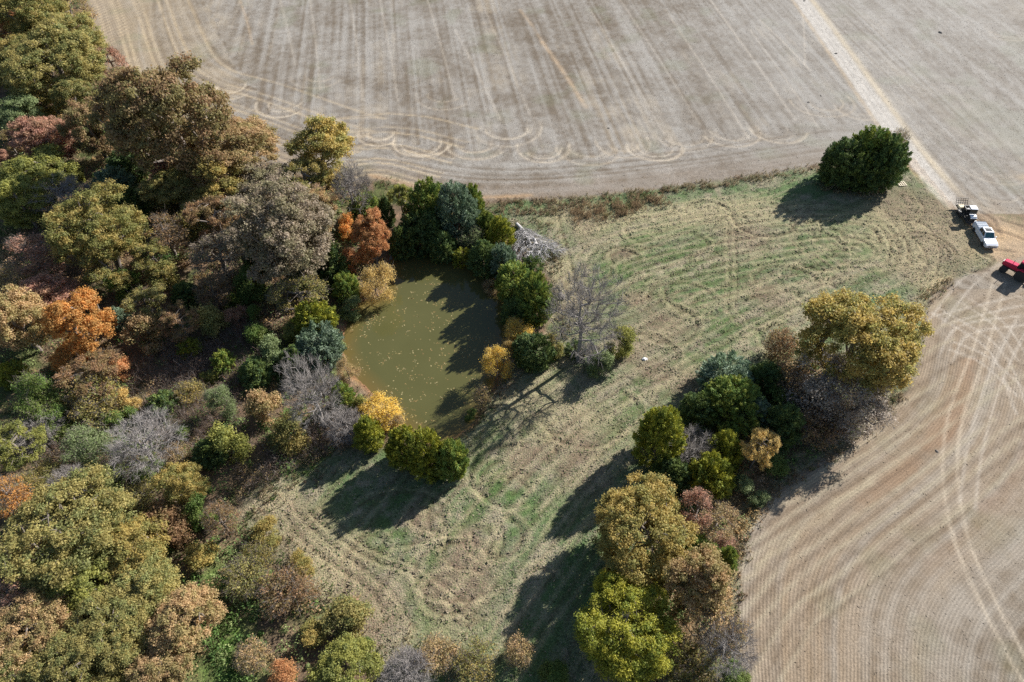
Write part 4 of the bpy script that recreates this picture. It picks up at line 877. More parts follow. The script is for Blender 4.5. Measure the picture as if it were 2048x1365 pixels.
 (856, 912, 74, 80, 'cedar_round', 'cyel', 'middle cedar of the olive row at the foot of the pond', GP_, 0.35),
 (904, 920, 64, 86, 'cedar_round', 'cgreen', 'right and greenest cedar of the row at the foot of the pond', GP_, 0.3),
 # hedgerow on the right
 (1722, 676, 218, 186, 'oak_big', 'gold', 'great golden oak standing between meadow and right field', GH, -0.05),
 (1648, 752, 140, 110, 'sparse', 'pale', 'grey brown half bare tree under the great golden oak', GH),
 (1722, 802, 130, 84, 'sparse', 'pale', 'pale grey twiggy tree at the field edge below the great golden oak', GH),
 (1588, 760, 80, 78, 'brushy', 'brown', 'brown shrub left of the grey brown half bare tree', GH),
 (1562, 692, 66, 62, 'brushy', 'brown', 'brown twiggy shrub at the meadow edge left of the great golden oak', GH),
 (1630, 850, 100, 66, 'brushy', 'brown', 'shaded brown scrub below the grey brown half bare tree', GH),
 (1770, 760, 50, 60, 'brushy', 'gold', 'orange tinged scrub at the field edge under the great golden oak', GH),
 (1450, 758, 92, 66, 'cedar_round', 'cblue', 'blue green cedar at the top of the hedgerow', GH),
 (1466, 806, 112, 100, 'cedar_big', 'cgreen', 'largest dark cedar in the middle of the hedgerow', GH),
 (1510, 828, 62, 64, 'cedar', 'cblue', 'blue green cedar right of the largest dark hedgerow cedar', GH),
 (1530, 758, 66, 66, 'cedar', 'cdark', 'dark cedar between the blue green cedar and the brown shrub', GH),
 (1398, 822, 72, 70, 'cedar', 'cdark', 'dark cedar on the meadow side of the hedgerow', GH),
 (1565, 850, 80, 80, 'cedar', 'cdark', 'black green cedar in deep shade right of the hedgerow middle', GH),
 (1320, 872, 98, 98, 'cedar_big', 'cyel', 'dark cedar with yellow tips at the lower left of the hedgerow', GH, 0.5),
 (1388, 902, 84, 56, 'bare_low', 'grey', 'dead grey branchy shrub amid the hedgerow cedars', GH),
 (1450, 898, 66, 72, 'cedar', 'cyel', 'yellow green cedar right of the dead grey shrub', GH),
 (1422, 952, 88, 86, 'cedar_round', 'cyel', 'round olive green cedar at the lower end of the hedgerow cedars', GH),
 (1345, 948, 70, 66, 'cedar', 'cdark', 'dark shaded cedar left of the round olive green cedar', GH),
 (1520, 895, 76, 92, 'oak_open', 'amber', 'pale golden tan tree at the right side of the hedgerow', GH),
 (1484, 968, 50, 46, 'bush', 'sage', 'sage green shrub right of the round olive green cedar', GH),
 (1518, 996, 40, 34, 'bush', 'sage', 'small pale green shrub on the right field edge', GH),
 (1550, 930, 60, 50, 'bush', 'green', 'shaded green shrub below the pale golden tan tree', GH),
 (1285, 1066, 204, 178, 'oak_big', 'gold', 'big golden tan oak above the bright yellow green tree', GH, 0.25),
 (1398, 1022, 78, 80, 'sparse', 'pink', 'thin pinkish tree right of the big golden tan oak', GH),
 (1438, 1046, 84, 70, 'sparse', 'tan', 'thin grey tan tree at the field edge right of the big golden tan oak', GH),
 (1400, 1096, 62, 48, 'cedar_round', 'cgreen', 'green cedar at the right shoulder of the big golden tan oak', GH),
 (1450, 1122, 46, 56, 'cedar', 'cgreen', 'olive cedar on the field edge below the thin grey tan tree', GH),
 (1326, 1135, 44, 56, 'cedar', 'cdark', 'dark cedar at the foot of the big golden tan oak', GH),
 (1450, 1086, 46, 40, 'brushy', 'pink', 'pink brown shrub at the field edge above the olive cedar', GH),
 (1394, 1160, 125, 130, 'oak', 'tan', 'tan brown oak right of the bright yellow green tree', GH),
 (1428, 1248, 125, 120, 'sparse', 'tan', 'thin tan tree below the tan brown oak', GH),
 (1230, 1178, 76, 80, 'oak', 'bright', 'upper small crown of bright yellow green above its large neighbour', GH),
 (1256, 1262, 184, 170, 'oak_big', 'bright', 'large bright yellow green tree at the lower edge', GH, 0.3),
 (1455, 1285, 110, 110, 'bare', 'grey', 'dark limbed bare tree leaning over the right field rows', GH),
 (1380, 1335, 110, 70, 'brushy', 'olive', 'brown yellow scrub at the lower edge right of the yellow green tree', GH),
 (1470, 1352, 60, 40, 'bush', 'green', 'low green weeds at the lower edge by the field rows', GH),
 # fillers seen between the larger crowns
 (300, 520, 80, 70, 'oak_open', 'olive', 'olive crown right of the shaded olive crown in mid wood', GW),
 (250, 575, 60, 56, 'bush', 'green', 'green shrub above right of the bright orange oak', GW),
 (520, 520, 60, 60, 'cedar', 'cdark', 'dark cedar under the right side of the dusty oak', GW),
 (610, 545, 70, 60, 'cedar_round', 'cdark', 'dark cedar above the pale twiggy olive tree', GP_),
 (330, 560, 70, 60, 'bush', 'olive', 'olive shrub above the yellow brown tree in the middle of the wood', GW),
 (110, 850, 70, 50, 'bush', 'green', 'green vines below right of the feathery green tree', GW),
 (300, 950, 60, 46, 'bush', 'green', 'green shrub below the spreading silver grey bare tree', GW),
 (550, 705, 56, 60, 'bush', 'sage', 'pale green shrub at the right edge of the brown brush clearing', GW),
 (510, 745, 60, 50, 'cedar', 'cdark', 'dark cedar between the brown brush and the bare silver tree', GW),
 (620, 560, 44, 40, 'bush', 'sage', 'small pale green shrub behind the yellow green left bank cedar', GP_),
 (1610, 800, 90, 80, 'brushy', 'pale', 'grey twiggy shrub in shade at the centre of the hedgerow', GH),
 (1560, 800, 70, 60, 'bush', 'green', 'dark green shrub in shade between hedgerow cedars and grey twigs', GH),
 (1690, 840, 90, 56, 'brushy', 'pale', 'pale brown scrub on the right field edge below the grey twiggy tree', GH),
 # thicket at the track
 (1686, 328, 90, 84, 'cedar_round', 'cdark', 'dark cedar at the left end of the clump by the farm track', 'cedar clump by the farm track', 0.25),
 (1734, 312, 92, 92, 'cedar', 'cgreen', 'olive topped cedar in the middle of the clump by the farm track', 'cedar clump by the farm track', 0.38),
 (1770, 326, 88, 86, 'cedar_round', 'cdark', 'dark cedar at the right end of the clump by the farm track', 'cedar clump by the farm track', 0.38),
 (1732, 346, 74, 62, 'cedar_round', 'cdark', 'low dark cedar in front of the clump by the farm track', 'cedar clump by the farm track', 0.38),
 (1790, 282, 50, 40, 'brushy', 'dusty', 'grey twiggy shrub behind the cedar clump by the farm track', 'cedar clump by the farm track', 0.38),
]
for row in PLANTS: plant(*row)
# ------------------------------------------------------------------ stuff: what nobody could count
def vcol_material(name, trans=0.25):
    t = NT(name); c = t.attr('cv').outputs['Color']
    t.set(t.b.inputs['Base Color'], c); t.b.inputs['Roughness'].default_value = 0.8; t.b.inputs['Specular IOR Level'].default_value = 0.15
    tr = t.n('ShaderNodeBsdfTranslucent'); t.set(tr.inputs['Color'], c)
    mx = t.n('ShaderNodeMixShader'); mx.inputs[0].default_value = trans
    t.t.links.new(t.b.outputs[0], mx.inputs[1]); t.t.links.new(tr.outputs[0], mx.inputs[2]); t.t.links.new(mx.outputs[0], t.out.inputs[0]); return t.m
M_VC = vcol_material('mixed_growth', 0.35)
gx0, gy0 = xs, ys
ALBG = ALB.reshape(NY, NX, 3); ZG = ZR.reshape(NY, NX); FMG = (f_mead * (1 - f_litter * 0.7) * ss(0.5, 1.6, SDP) * (1 - tr)).reshape(NY, NX)
FWG = f_wood.reshape(NY, NX); SDG = SDP.reshape(NY, NX); LITG = (f_litter * f_mead).reshape(NY, NX); FFG = f_field.reshape(NY, NX)
def at_grid(A, x, y):
    return A[np.clip(np.searchsorted(gy0, y), 0, NY - 1), np.clip(np.searchsorted(gx0, x), 0, NX - 1)]
def scatter(poly_px, n, r, world=False):
    p = poly_px if world else GP(poly_px); lo = p.min(0); hi = p.max(0); out = []
    while sum(map(len, out)) < n:
        q = r.uniform(lo, hi, (n * 2, 2)); out.append(q[inside(q[:, 0], q[:, 1], p)])
    return np.concatenate(out)[:n]
def stuff(name, V, F, col, label, mat=None):
    m = mk_mesh(name, V, F, mat or M_VC, False, {'cv': col}); return tag(link(name, m), label, None, None, 'stuff')
r = np.random.default_rng(5)
# cut grass and tussocks over the meadow
q = scatter([(880, 370), (1800, 320), (2010, 480), (1960, 620), (1850, 800), (1500, 1400), (650, 1440), (430, 1060), (420, 960), (700, 880)], 150000, r)
q = q[at_grid(FMG, q[:, 0], q[:, 1]) > r.uniform(0.2, 1.0, len(q))]
dens = fbm(q[:, 0] / 1.3, q[:, 1] / 1.3, 401, 3); q = q[dens > r.uniform(0.25, 0.62, len(q))]
n = len(q); z = at_grid(ZG, q[:, 0], q[:, 1]); base = at_grid(ALBG, q[:, 0], q[:, 1])
P0 = np.column_stack([q, z - 0.02]); D = r.normal(0, 1, (n, 3)); D[:, 2] = np.abs(D[:, 2]) * 0.55 + 0.12; D /= np.linalg.norm(D, axis=1, keepdims=True)
D *= r.uniform(0.10, 0.30, n)[:, None]
V, F = leaf_quads(P0 + np.array((0, 0, 0.06)) * r.random((n, 1)), r.normal(0, 0.28, (n, 3)) + np.array((0.12, 0.1, 1.0)), 0.16, 0.42, r)
gcol = base * r.uniform(0.85, 1.4, n)[:, None]; isg = r.random(n) < 0.22
gcol[isg] = np.array((0.095, 0.130, 0.050)) * r.uniform(0.7, 1.3, (isg.sum(), 1)); iss = r.random(n) < 0.22
gcol[iss] = np.array((0.34, 0.29, 0.20)) * r.uniform(0.7, 1.2, (iss.sum(), 1))
stuff('meadow_grass', V, F, np.repeat(gcol, 4, 0), 'mown grass and straw lying over the meadow')
# tall weeds left standing along the field edges
def weeds(name, lines, width, dens_m, hmin, hmax, cols, label, seed):
    r = np.random.default_rng(seed); Ps = []
    for pts in lines:
        L = smooth_line(GP(pts), 6); seg = np.linalg.norm(np.diff(L, axis=0), axis=1); tot = seg.sum(); k = int(tot * width * dens_m)
        u = r.uniform(0, tot, k); c = np.concatenate([[0], np.cumsum(seg)]); i = np.clip(np.searchsorted(c, u) - 1, 0, len(seg) - 1); f = (u - c[i]) / seg[i]
        p = L[i] + (L[i + 1] - L[i]) * f[:, None] + r.normal(0, width * 0.42, (k, 2)); Ps.append(p)
    q = np.concatenate(Ps); keep = fbm(q[:, 0] / 1.4, q[:, 1] / 1.4, seed, 3) > r.uniform(0.3, 0.6, len(q)); q = q[keep]
    q = q[at_grid(SDG, q[:, 0], q[:, 1]) > 0.35]; n = len(q)
    z = at_grid(ZG, q[:, 0], q[:, 1]); k = 5; P0 = np.repeat(np.column_stack([q, z - 0.03]), k, 0)
    D = r.normal(0, 0.45, (n * k, 3)); D[:, 2] = np.abs(D[:, 2]) + 0.7; D /= np.linalg.norm(D, axis=1, keepdims=True); D *= r.uniform(hmin, hmax, n * k)[:, None]
    a = ribbons(P0, D, 0.028, r); lp = P0 + D * r.uniform(0.35, 1.0, (n * k, 1)); b = leaf_quads(lp, r.normal(0, 1, (n * k, 3)) + np.array((0, 0, 0.6)), 0.085, 0.6, r)
    V, F = merge([a, b]); cols = np.array(cols); ci = (vn(q[:, 0] / 1.2, q[:, 1] / 1.2, seed + 3) * 0.75 + r.random(n) * 0.25) * len(cols) * 0.999
    c = np.repeat(cols[ci.astype(int)], k, 0) * r.uniform(0.65, 1.35, (n * k, 1)); c = np.repeat(c, 4, 0)
    stuff(name, V, F, np.concatenate([c, c]), label)
WC = [(0.30, 0.23, 0.145), (0.20, 0.17, 0.085), (0.36, 0.29, 0.185), (0.25, 0.175, 0.11), (0.13, 0.15, 0.06)]
weeds('tall_weeds', [[(1640, 372), (1690, 384), (1735, 388), (1765, 384)], [(965, 408), (1050, 408), (1150, 402), (1300, 385), (1480, 362), (1640, 336)], [(985, 422), (1080, 425), (1160, 415)]], 1.7, 14, 0.35, 0.85, WC, 'tall brown weeds along the lower edge of the upper field', 61)
weeds('standing_weeds', [[(1140, 432), (1210, 425), (1280, 412), (1335, 402)], [(1150, 420), (1230, 412), (1320, 396)], [(1150, 440), (1200, 436), (1260, 424)]], 1.9, 15, 0.5, 0.95, [(0.27, 0.205, 0.12), (0.31, 0.22, 0.13), (0.21, 0.18, 0.085)], 'uncut block of brown weeds beside the fallen grey tree', 62)
weeds('field_edge_weeds', [[(1900, 562), (1860, 590), (1835, 625)], [(1800, 790), (1740, 850), (1660, 910), (1580, 955), (1530, 995), (1500, 1045), (1480, 1100), (1470, 1170), (1466, 1260), (1470, 1365)]], 1.5, 13, 0.3, 0.8, WC + [(0.33, 0.21, 0.12)], 'dry weeds along the edge of the right field', 63)
weeds('bank_weeds', [[(870, 905), (915, 880), (955, 850), (975, 805), (1000, 760), (1060, 725), (1110, 715)], [(1090, 560), (1115, 610), (1120, 660), (1140, 700)], [(690, 770), (730, 800), (770, 850)], [(960, 432), (1000, 450), (1080, 450), (1110, 480), (1100, 560)]], 2.0, 11, 0.2, 0.6, WC + [(0.09, 0.13, 0.035)], 'rough grass and weeds on the banks of the pond', 64)
weeds('meadow_rim_weeds', [[(460, 1000), (500, 1060), (560, 1110), (620, 1190), (660, 1230), (760, 1310), (860, 1320), (960, 1320)], [(480, 1010), (560, 975), (660, 930)], [(690, 370), (760, 375), (820, 395), (880, 410)]], 3.2, 10, 0.25, 0.7, WC + [(0.08, 0.14, 0.03), (0.07, 0.13, 0.03)], 'rough weeds where meadow and woodland meet', 65)
weeds('green_weeds', [[(410, 1165), (440, 1220), (455, 1280), (470, 1350)], [(430, 1190), (470, 1260), (500, 1330)], [(250, 860), (180, 910), (120, 930)], [(640, 1210), (600, 1225)]], 3.0, 12, 0.2, 0.6, [(0.085, 0.16, 0.035), (0.11, 0.18, 0.045), (0.14, 0.17, 0.06), (0.08, 0.13, 0.03)], 'fresh green weeds filling the hollow among the lower left shrubs', 66)
# undergrowth of the wood: low bushes, vines and seedlings run together
wood_poly = [(-120, -40), (175, -40), (200, 120), (300, 245), (500, 315), (700, 385), (790, 500), (690, 650), (690, 760), (800, 860), (680, 900), (560, 960), (460, 1010), (600, 1150), (760, 1330), (900, 1345), (900, 1460), (-120, 1460)]
q = scatter(wood_poly, 4900, r); q = q[(at_grid(FWG, q[:, 0], q[:, 1]) > 0.5) & (at_grid(SDG, q[:, 0], q[:, 1]) > 0.8)]
openz = np.clip(np.exp(-(((q[:, 0] - G(400, 740)[0]) / 8) ** 2 + ((q[:, 1] - G(400, 740)[1]) / 6) ** 2)), 0, 1); q = q[r.random(len(q)) > openz * 1.15]
hq = scatter([(1380, 740), (1560, 640), (1800, 700), (1790, 790), (1600, 930), (1490, 1060), (1460, 1380), (1150, 1400), (1200, 1200), (1260, 900)], 700, r)
hq = hq[at_grid(LITG, hq[:, 0], hq[:, 1]) > 0.4]
q = np.concatenate([q, hq]); n = len(q); nl = 58; sz = r.uniform(0.45, 1.75, n) * (0.6 + 0.9 * vn(q[:, 0] / 5, q[:, 1] / 5, 441)); sz[-len(hq):] *= 0.8
k = np.repeat(np.arange(n), nl); u = r.normal(0, 1, (n * nl, 3)); u[:, 2] = np.abs(u[:, 2]); u /= np.linalg.norm(u, axis=1, keepdims=True)
off = u * (r.random(n * nl) ** 0.5 * sz[k])[:, None]; off[:, 2] *= 1.05
z = at_grid(ZG, q[:, 0], q[:, 1]); Pp = np.column_stack([q[k], z[k] + 0.05]) + off
a = leaf_quads(Pp, u + np.array((0, 0, 0.5)) + r.normal(0, 0.6, u.shape), 0.12, 0.6, r)
UC = np.array([(0.055, 0.095, 0.028), (0.080, 0.125, 0.035), (0.12, 0.145, 0.055), (0.17, 0.125, 0.06), (0.20, 0.13, 0.075), (0.24, 0.16, 0.07), (0.11, 0.15, 0.06), (0.15, 0.115, 0.085)])
ci = (np.clip(0.75 * fbm(q[:, 0] / 7, q[:, 1] / 7, 443, 2) * 1.35 - 0.30 + 0.42 * r.random(n), 0, 0.999) * len(UC)).astype(int)
c = np.repeat(1.8 * UC[ci][k] * r.uniform(0.6, 1.4, (n * nl, 1)), 4, 0)
stuff('undergrowth', *a, c, 'tangled undergrowth of shrubs and vines covering the woodland floor')
# grey brown saplings standing thick in the clearing
def thicket(name, polys, n, hmin, hmax, cols, label, seed):
    r = np.random.default_rng(seed); q = np.concatenate([scatter(p, int(n * w), r) for p, w in polys])
    q = q[(at_grid(SDG, q[:, 0], q[:, 1]) > 0.6)]; q = q[fbm(q[:, 0] / 2.5, q[:, 1] / 2.5, seed, 3) > r.uniform(0.25, 0.6, len(q))]; n = len(q)
    z = at_grid(ZG, q[:, 0], q[:, 1]); P0 = np.column_stack([q, z - 0.05]); D = r.normal(0, 0.32, (n, 3)); D[:, 2] = 1; D *= r.uniform(hmin, hmax, (n, 1))
    parts = [ribbons(P0, D, 0.022, r)]; cc = [np.repeat(np.array(cols)[r.integers(0, len(cols), n)], 4, 0)]
    for j in range(4):
        f = r.uniform(0.3, 0.95, (n, 1)); d2 = D * 0.25 + r.normal(0, 0.26, (n, 3)) * np.linalg.norm(D, axis=1, keepdims=True) * 0.8; d2[:, 2] = np.abs(d2[:, 2])
        parts.append(ribbons(P0 + D * f, d2, 0.014, r)); cc.append(np.repeat(np.array(cols)[r.integers(0, len(cols), n)], 4, 0))
    lp = P0 + D * r.uniform(0.2, 1, (n, 1)) + r.normal(0, 0.15, (n, 3)); parts.append(leaf_quads(lp, r.normal(0, 1, (n, 3)), 0.08, 0.6, r)); cc.append(np.repeat(np.array([(0.24, 0.13, 0.07), (0.20, 0.16, 0.06), (0.30, 0.17, 0.08)])[r.integers(0, 3, n)], 4, 0))
    V, F = merge(parts); cc = np.concatenate(cc) * np.repeat(r.uniform(0.7, 1.3, (len(V) // 4, 1)), 4, 0); stuff(name, V, F, cc, label)
thicket('sapling_thicket', [([(290, 720), (370, 680), (520, 640), (560, 700), (480, 770), (490, 870), (400, 930), (300, 860), (260, 780)], 0.75), ([(470, 900), (560, 880), (650, 850), (720, 880), (600, 940), (480, 990)], 0.18), ([(100, 860), (340, 920), (330, 1010), (60, 1000)], 0.25), ([(1560, 830), (1780, 740), (1740, 840), (1600, 930)], 0.10)], 9500, 0.5, 1.7,
        [(0.24, 0.19, 0.16), (0.30, 0.26, 0.23), (0.18, 0.14, 0.11), (0.22, 0.15, 0.12)], 'grey brown leafless saplings crowding the clearing left of the pond', 71)
# fallen leaves drifting on the pond
q = scatter([(700, 600), (800, 500), (1020, 640), (960, 810), (880, 885), (770, 800), (690, 700)], 5200, r)
D_, _ = dist_poly(q[:, 0], q[:, 1], POND, True); I_ = inside(q[:, 0], q[:, 1], POND); q = q[I_ & (D_ > 0.25)]
c1 = G(870, 740, WATER)[:2]; ang = np.arctan2(q[:, 1] - c1[1], q[:, 0] - c1[0]); rad = np.hypot((q[:, 0] - c1[0]), (q[:, 1] - c1[1]))
sw = fbm(q[:, 0] / 1.1 + 0.2 * rad * np.cos(ang), q[:, 1] / 1.1 + 0.2 * rad * np.sin(ang), 450, 3)
zone = ss(0.1, 0.8, np.exp(-((rad - 2) / 7.5) ** 2) + 0.55 * np.exp(-(((q[:, 0] - G(930, 660)[0]) / 4) ** 2 + ((q[:, 1] - G(930, 640)[1]) / 6) ** 2))) * ss(G(800, 560)[1], G(800, 640)[1], -(q[:, 1]) + 2 * G(800, 600)[1])
q = q[sw + 0.25 * r.random(len(q)) > 0.78 - 0.17 * zone]; n = len(q)
V, F = leaf_quads(np.column_stack([q, np.full(n, WATER + 0.012)]), np.tile((0, 0, 1.0), (n, 1)), 0.115, 0.6, r)
c = np.array([(0.42, 0.32, 0.13), (0.36, 0.24, 0.10), (0.48, 0.40, 0.20)])[r.integers(0, 3, n)] * r.uniform(0.7, 1.2, (n, 1))
stuff('floating_leaves', V, F, np.repeat(c, 4, 0), 'pale fallen leaves drifting on the pond')
# straw and clods lying on the stubble
q = np.concatenate([r.uniform((-105, 72), (130, 190), (34000, 2)), r.uniform((15, 10), (95, 100), (5000, 2))]); q = q[at_grid(FFG, q[:, 0], q[:, 1]) > 0.6]; n = len(q)
z = at_grid(ZG, q[:, 0], q[:, 1]); D = r.normal(0, 1, (n, 3)); D[:, 2] = np.abs(D[:, 2]) * 0.5; D /= np.linalg.norm(D, axis=1, keepdims=True); D *= r.uniform(0.15, 0.5, (n, 1))
V, F = leaf_quads(np.column_stack([q, z + 0.015]), r.normal(0, 0.14, (n, 3)) + np.array((0.1, 0.08, 1.0)), 0.14, 0.4, r); b = at_grid(ALBG, q[:, 0], q[:, 1])
c = b * r.uniform(0.85, 1.45, (n, 1)); stuff('crop_residue', V, F, np.repeat(c, 4, 0), 'straw and crop residue littering the stubble fields')

# ------------------------------------------------------------------ small things on the ground
def at_px(px, py):
    p = G(px, py); return (float(p[0]), float(p[1]), ground_z(p[0], p[1]))
# the fallen grey tree by the pond
def fallen_tree():
    r = np.random.default_rng(91); a = G(1036, 446, 1.0); b = G(1092, 505, 0.8); ax = b - a; L = np.linalg.norm(ax[:2]); o = empty('fallen_tree', (float(a[0]), float(a[1]), ground_z(a[0], a[1])), math.atan2(ax[1], ax[0]))
    n = 260; e = np.column_stack([r.uniform(0.15, 1.15, n) * L, np.zeros(n), np.zeros(n)]); sp = 0.55 * e[:, 0]; th = r.uniform(-0.3, math.pi + 0.3, n); e[:, 1] = np.cos(th) * sp * r.random(n) ** 0.5 * 1.1 - 0.22 * e[:, 0]; e[:, 2] = np.maximum(0.1, np.abs(np.sin(th)) * sp * 0.55 * r.random(n) ** 0.6)
    # skeleton grows along local z: turn it so that the stem lies along x
    ez = np.column_stack([-e[:, 2], e[:, 1], e[:, 0]]); (tv, tf), N, lf = skeleton(ez, L * 0.55, r, 5, 0.030)
    back = lambda v: np.column_stack([v[:, 2], v[:, 1], np.maximum(-v[:, 0], -0.3) + 0.35])
    mesh = mk_mesh('fallen_stem', back(tv), tf, M_SILVER, True); link('trunk', mesh, o)
    k = np.repeat(np.arange(n), 12); st = ez[k] + r.normal(0, 0.15, (len(k), 3)); D = (ez[k] - np.array((0, 0, L * 0.1))); D = D / np.linalg.norm(D, axis=1, keepdims=True) * 0.7 + r.normal(0, 0.35, (len(k), 3))
    v, f = ribbons(st, D, 0.02, r); link('twigs', mk_mesh('fallen_twigs', back(v), f, M_SILVER), o)
    tag(o, 'fallen silver grey dead tree lying fanned out right of the pond head', 'tree', GP_)
fallen_tree()
M_WOOD = paint('weathered_pale_wood', (0.62, 0.53, 0.38), 0.8, vary=0.2, scale=9.0)
M_STUMP = bark('rotten_stump', (0.16, 0.085, 0.05), (0.30, 0.18, 0.12))
M_RAG = paint('white_plastic_sack', (0.78, 0.76, 0.74), 0.55, vary=0.15)
M_CLOD = paint('dark_clod', (0.17, 0.15, 0.13), 0.95, vary=0.25)
class MB:
    """collects simple solids; build() links them as one mesh"""
    def __init__(s): s.bm = bmesh.new()
    def solid(s, V, F):
        v = [s.bm.verts.new(p) for p in V]
        for f in F: s.bm.faces.new([v[i] for i in f])
        return s
    def box(s, x0, x1, y0, y1, z0, z1):
        return s.solid([(x0, y0, z0), (x1, y0, z0), (x1, y1, z0), (x0, y1, z0), (x0, y0, z1), (x1, y0, z1), (x1, y1, z1), (x0, y1, z1)], [(3, 2, 1, 0), (4, 5, 6, 7), (0, 1, 5, 4), (1, 2, 6, 5), (2, 3, 7, 6), (3, 0, 4, 7)])
    def frustum(s, b, t):
        """b,t = (x0,x1,y0,y1,z) rectangles"""
        q = lambda a: [(a[0], a[2], a[4]), (a[1], a[2], a[4]), (a[1], a[3], a[4]), (a[0], a[3], a[4])]
        return s.solid(q(b) + q(t), [(3, 2, 1, 0), (4, 5, 6, 7), (0, 1, 5, 4), (1, 2, 6, 5), (2, 3, 7, 6), (3, 0, 4, 7)])
    def profile(s, pts, y0, y1, top_in=0.0, zref=0.0):
        """side outline (x,z) drawn across the width, narrowing by top_in above zref"""
        n = len(pts); w = lambda z: top_in * max(0.0, z - zref)
        V = [(x, y0 + w(z), z) for x, z in pts] + [(x, y1 - w(z), z) for x, z in pts]
        F = [tuple(range(n)), tuple(range(2 * n - 1, n - 1, -1))] + [(i, i + n, (i + 1) % n + n, (i + 1) % n) for i in range(n)]
        return s.solid(V, F)
    def lathe(s, prof, c, axis='y', n=20):
        """profile of (radius, offset) turned round an axis through c"""
        V = []; m = len(prof)
        for i in range(n):
            a = 2 * math.pi * i / n
            for rr, o in prof:
                p = (rr * math.cos(a), o, rr * math.sin(a)) if axis == 'y' else (rr * math.cos(a), rr * math.sin(a), o) if axis == 'z' else (o, rr * math.cos(a), rr * math.sin(a))
                V.append((c[0] + p[0], c[1] + p[1], c[2] + p[2]))
        F = [(i * m + j, ((i + 1) % n) * m + j, ((i + 1) % n) * m + j + 1, i * m + j + 1) for i in range(n) for j in range(m - 1)]
        F += [tuple(i * m for i in range(n))[::-1], tuple(i * m + m - 1 for i in range(n))]
        return s.solid(V, F)
    def bar(s, a, b, rr, n=6):
        v, f = tubes(np.array([a], float), np.array([b], float), np.array([rr]), np.array([rr]), n)
        return s.solid([tuple(p) for p in v], [tuple(q) for q in f] + [tuple(range(n)), tuple(range(2 * n - 1, n - 1, -1))])
    def build(s, name, mat, parent=None, bevel=0.0, smooth=False):
        bmesh.ops.recalc_face_normals(s.bm, faces=s.bm.faces)
        if bevel: bmesh.ops.bevel(s.bm, geom=list(s.bm.edges), offset=bevel, segments=2, profile=0.6, affect='EDGES', clamp_overlap=True)
        m = bpy.data.meshes.new(name); s.bm.to_mesh(m); s.bm.free(); m.materials.append(mat)
        if smooth: m.polygons.foreach_set('use_smooth', [True] * len(m.polygons))
        return link(name, m, parent)
def pallet():
    o = empty('wooden_pallet', at_px(1803, 369), math.radians(8))
    for y in (-0.55, 0.0, 0.55): MB().box(-0.72, 0.72, y - 0.05, y + 0.05, 0.02, 0.12).build('stringer', M_WOOD, o, 0.008)
    d = None
    for i, x in enumerate((-0.62, -0.21, 0.21, 0.62)):
        if d is None: d = MB().box(-0.09, 0.09, -0.66, 0.66, 0.122, 0.147).build('slat', M_WOOD, o, 0.005); d.location.x = x
        else:
            c = d.copy(); COL.objects.link(c); c.parent = o; c.location.x = x
    tag(o, 'pale slatted wooden pallet on the ground beside the cedar clump', 'pallet')
pallet()
def lumpy(name, px, py, rx, ry, h, mat, seed, label, cat, group=None):
    r = np.random.default_rng(seed); bm = bmesh.new(); bmesh.ops.create_icosphere(bm, subdivisions=3, radius=1.0)
    for v in bm.verts:
        p = v.co; f = 1 + 0.55 * (vn(np.array([p.x * 2.1 + seed]), np.array([p.y * 2.1 + p.z * 1.7]), seed)[0] - 0.5) + 0.5 * (vn(np.array([p.x * 5 + seed]), np.array([p.y * 5 - p.z * 4]), seed + 1)[0] - 0.5)
        v.co = Vector((p.x * rx * f, p.y * ry * f, max(-0.15, p.z) * h * f))
    m = bpy.data.meshes.new(name); bm.to_mesh(m); bm.free(); m.materials.append(mat); o = link(name, m); o.location = at_px(px, py); o.rotation_euler.z = seed
    return tag(o, label, cat, group)
lumpy('crumpled_sack', 1290, 719, 0.42, 0.26, 0.22, M_RAG, 3, 'crumpled white sack lying on the meadow right of the yellow green shrub', 'sack')
def stump():
    r = np.random.default_rng(4); o = empty('tree_stump', at_px(707, 1203), 0.4)
    b = MB(); b.lathe([(0.62, -0.1), (0.50, 0.05), (0.38, 0.3), (0.34, 0.62), (0.30, 0.66)], (0, 0, 0), 'z', 14)
    for v in b.bm.verts: v.co.x *= 1 + 0.25 * math.sin(3 * math.atan2(v.co.y, v.co.x)); v.co += Vector(r.normal(0, 0.03, 3))
    b.build('stem', M_STUMP, o, smooth=True)
    for a in (0.4, 2.2, 4.4): MB().bar((0.3 * math.cos(a), 0.3 * math.sin(a), 0.12), (0.95 * math.cos(a), 0.95 * math.sin(a), 0.0), 0.09).build('root', M_STUMP, o)
    tag(o, 'red brown broken stump at the lower left rim of the meadow', 'stump')
stump()
lumpy('brush_pile', 1122, 594, 0.85, 0.6, 0.5, M_CLOD, 8, 'small dark brush pile right of the green cedar pair', 'brush pile')
for i, (x, y, s, lb) in enumerate([(1617, 205, 0.5, 'dark clod of crop residue left of the track above the cedar clump'), (1642, 192, 0.3, 'small grey clod just right of the larger clod by the track'), (1672, 107, 0.5, 'dark grassy clump in the middle of the farm track'), (1609, 2, 0.6, 'dark tuft beside the track at the very top edge'),
                                   (1880, 66, 0.7, 'dark clump of residue in the stubble right of the track, near the top'), (1217, 257, 0.4, 'dark lump on the upper field in the middle of the turning arcs'), (682, 113, 0.3, 'small dark clod high in the upper field'), (1874, 903, 0.35, 'grey stone beside the tyre tracks in the right field')]):
    lumpy('residue_clump', x, y, s * 0.7, s * 0.4, s * 0.3, M_CLOD, 20 + i, lb, 'clod', 'clods on the stubble fields')

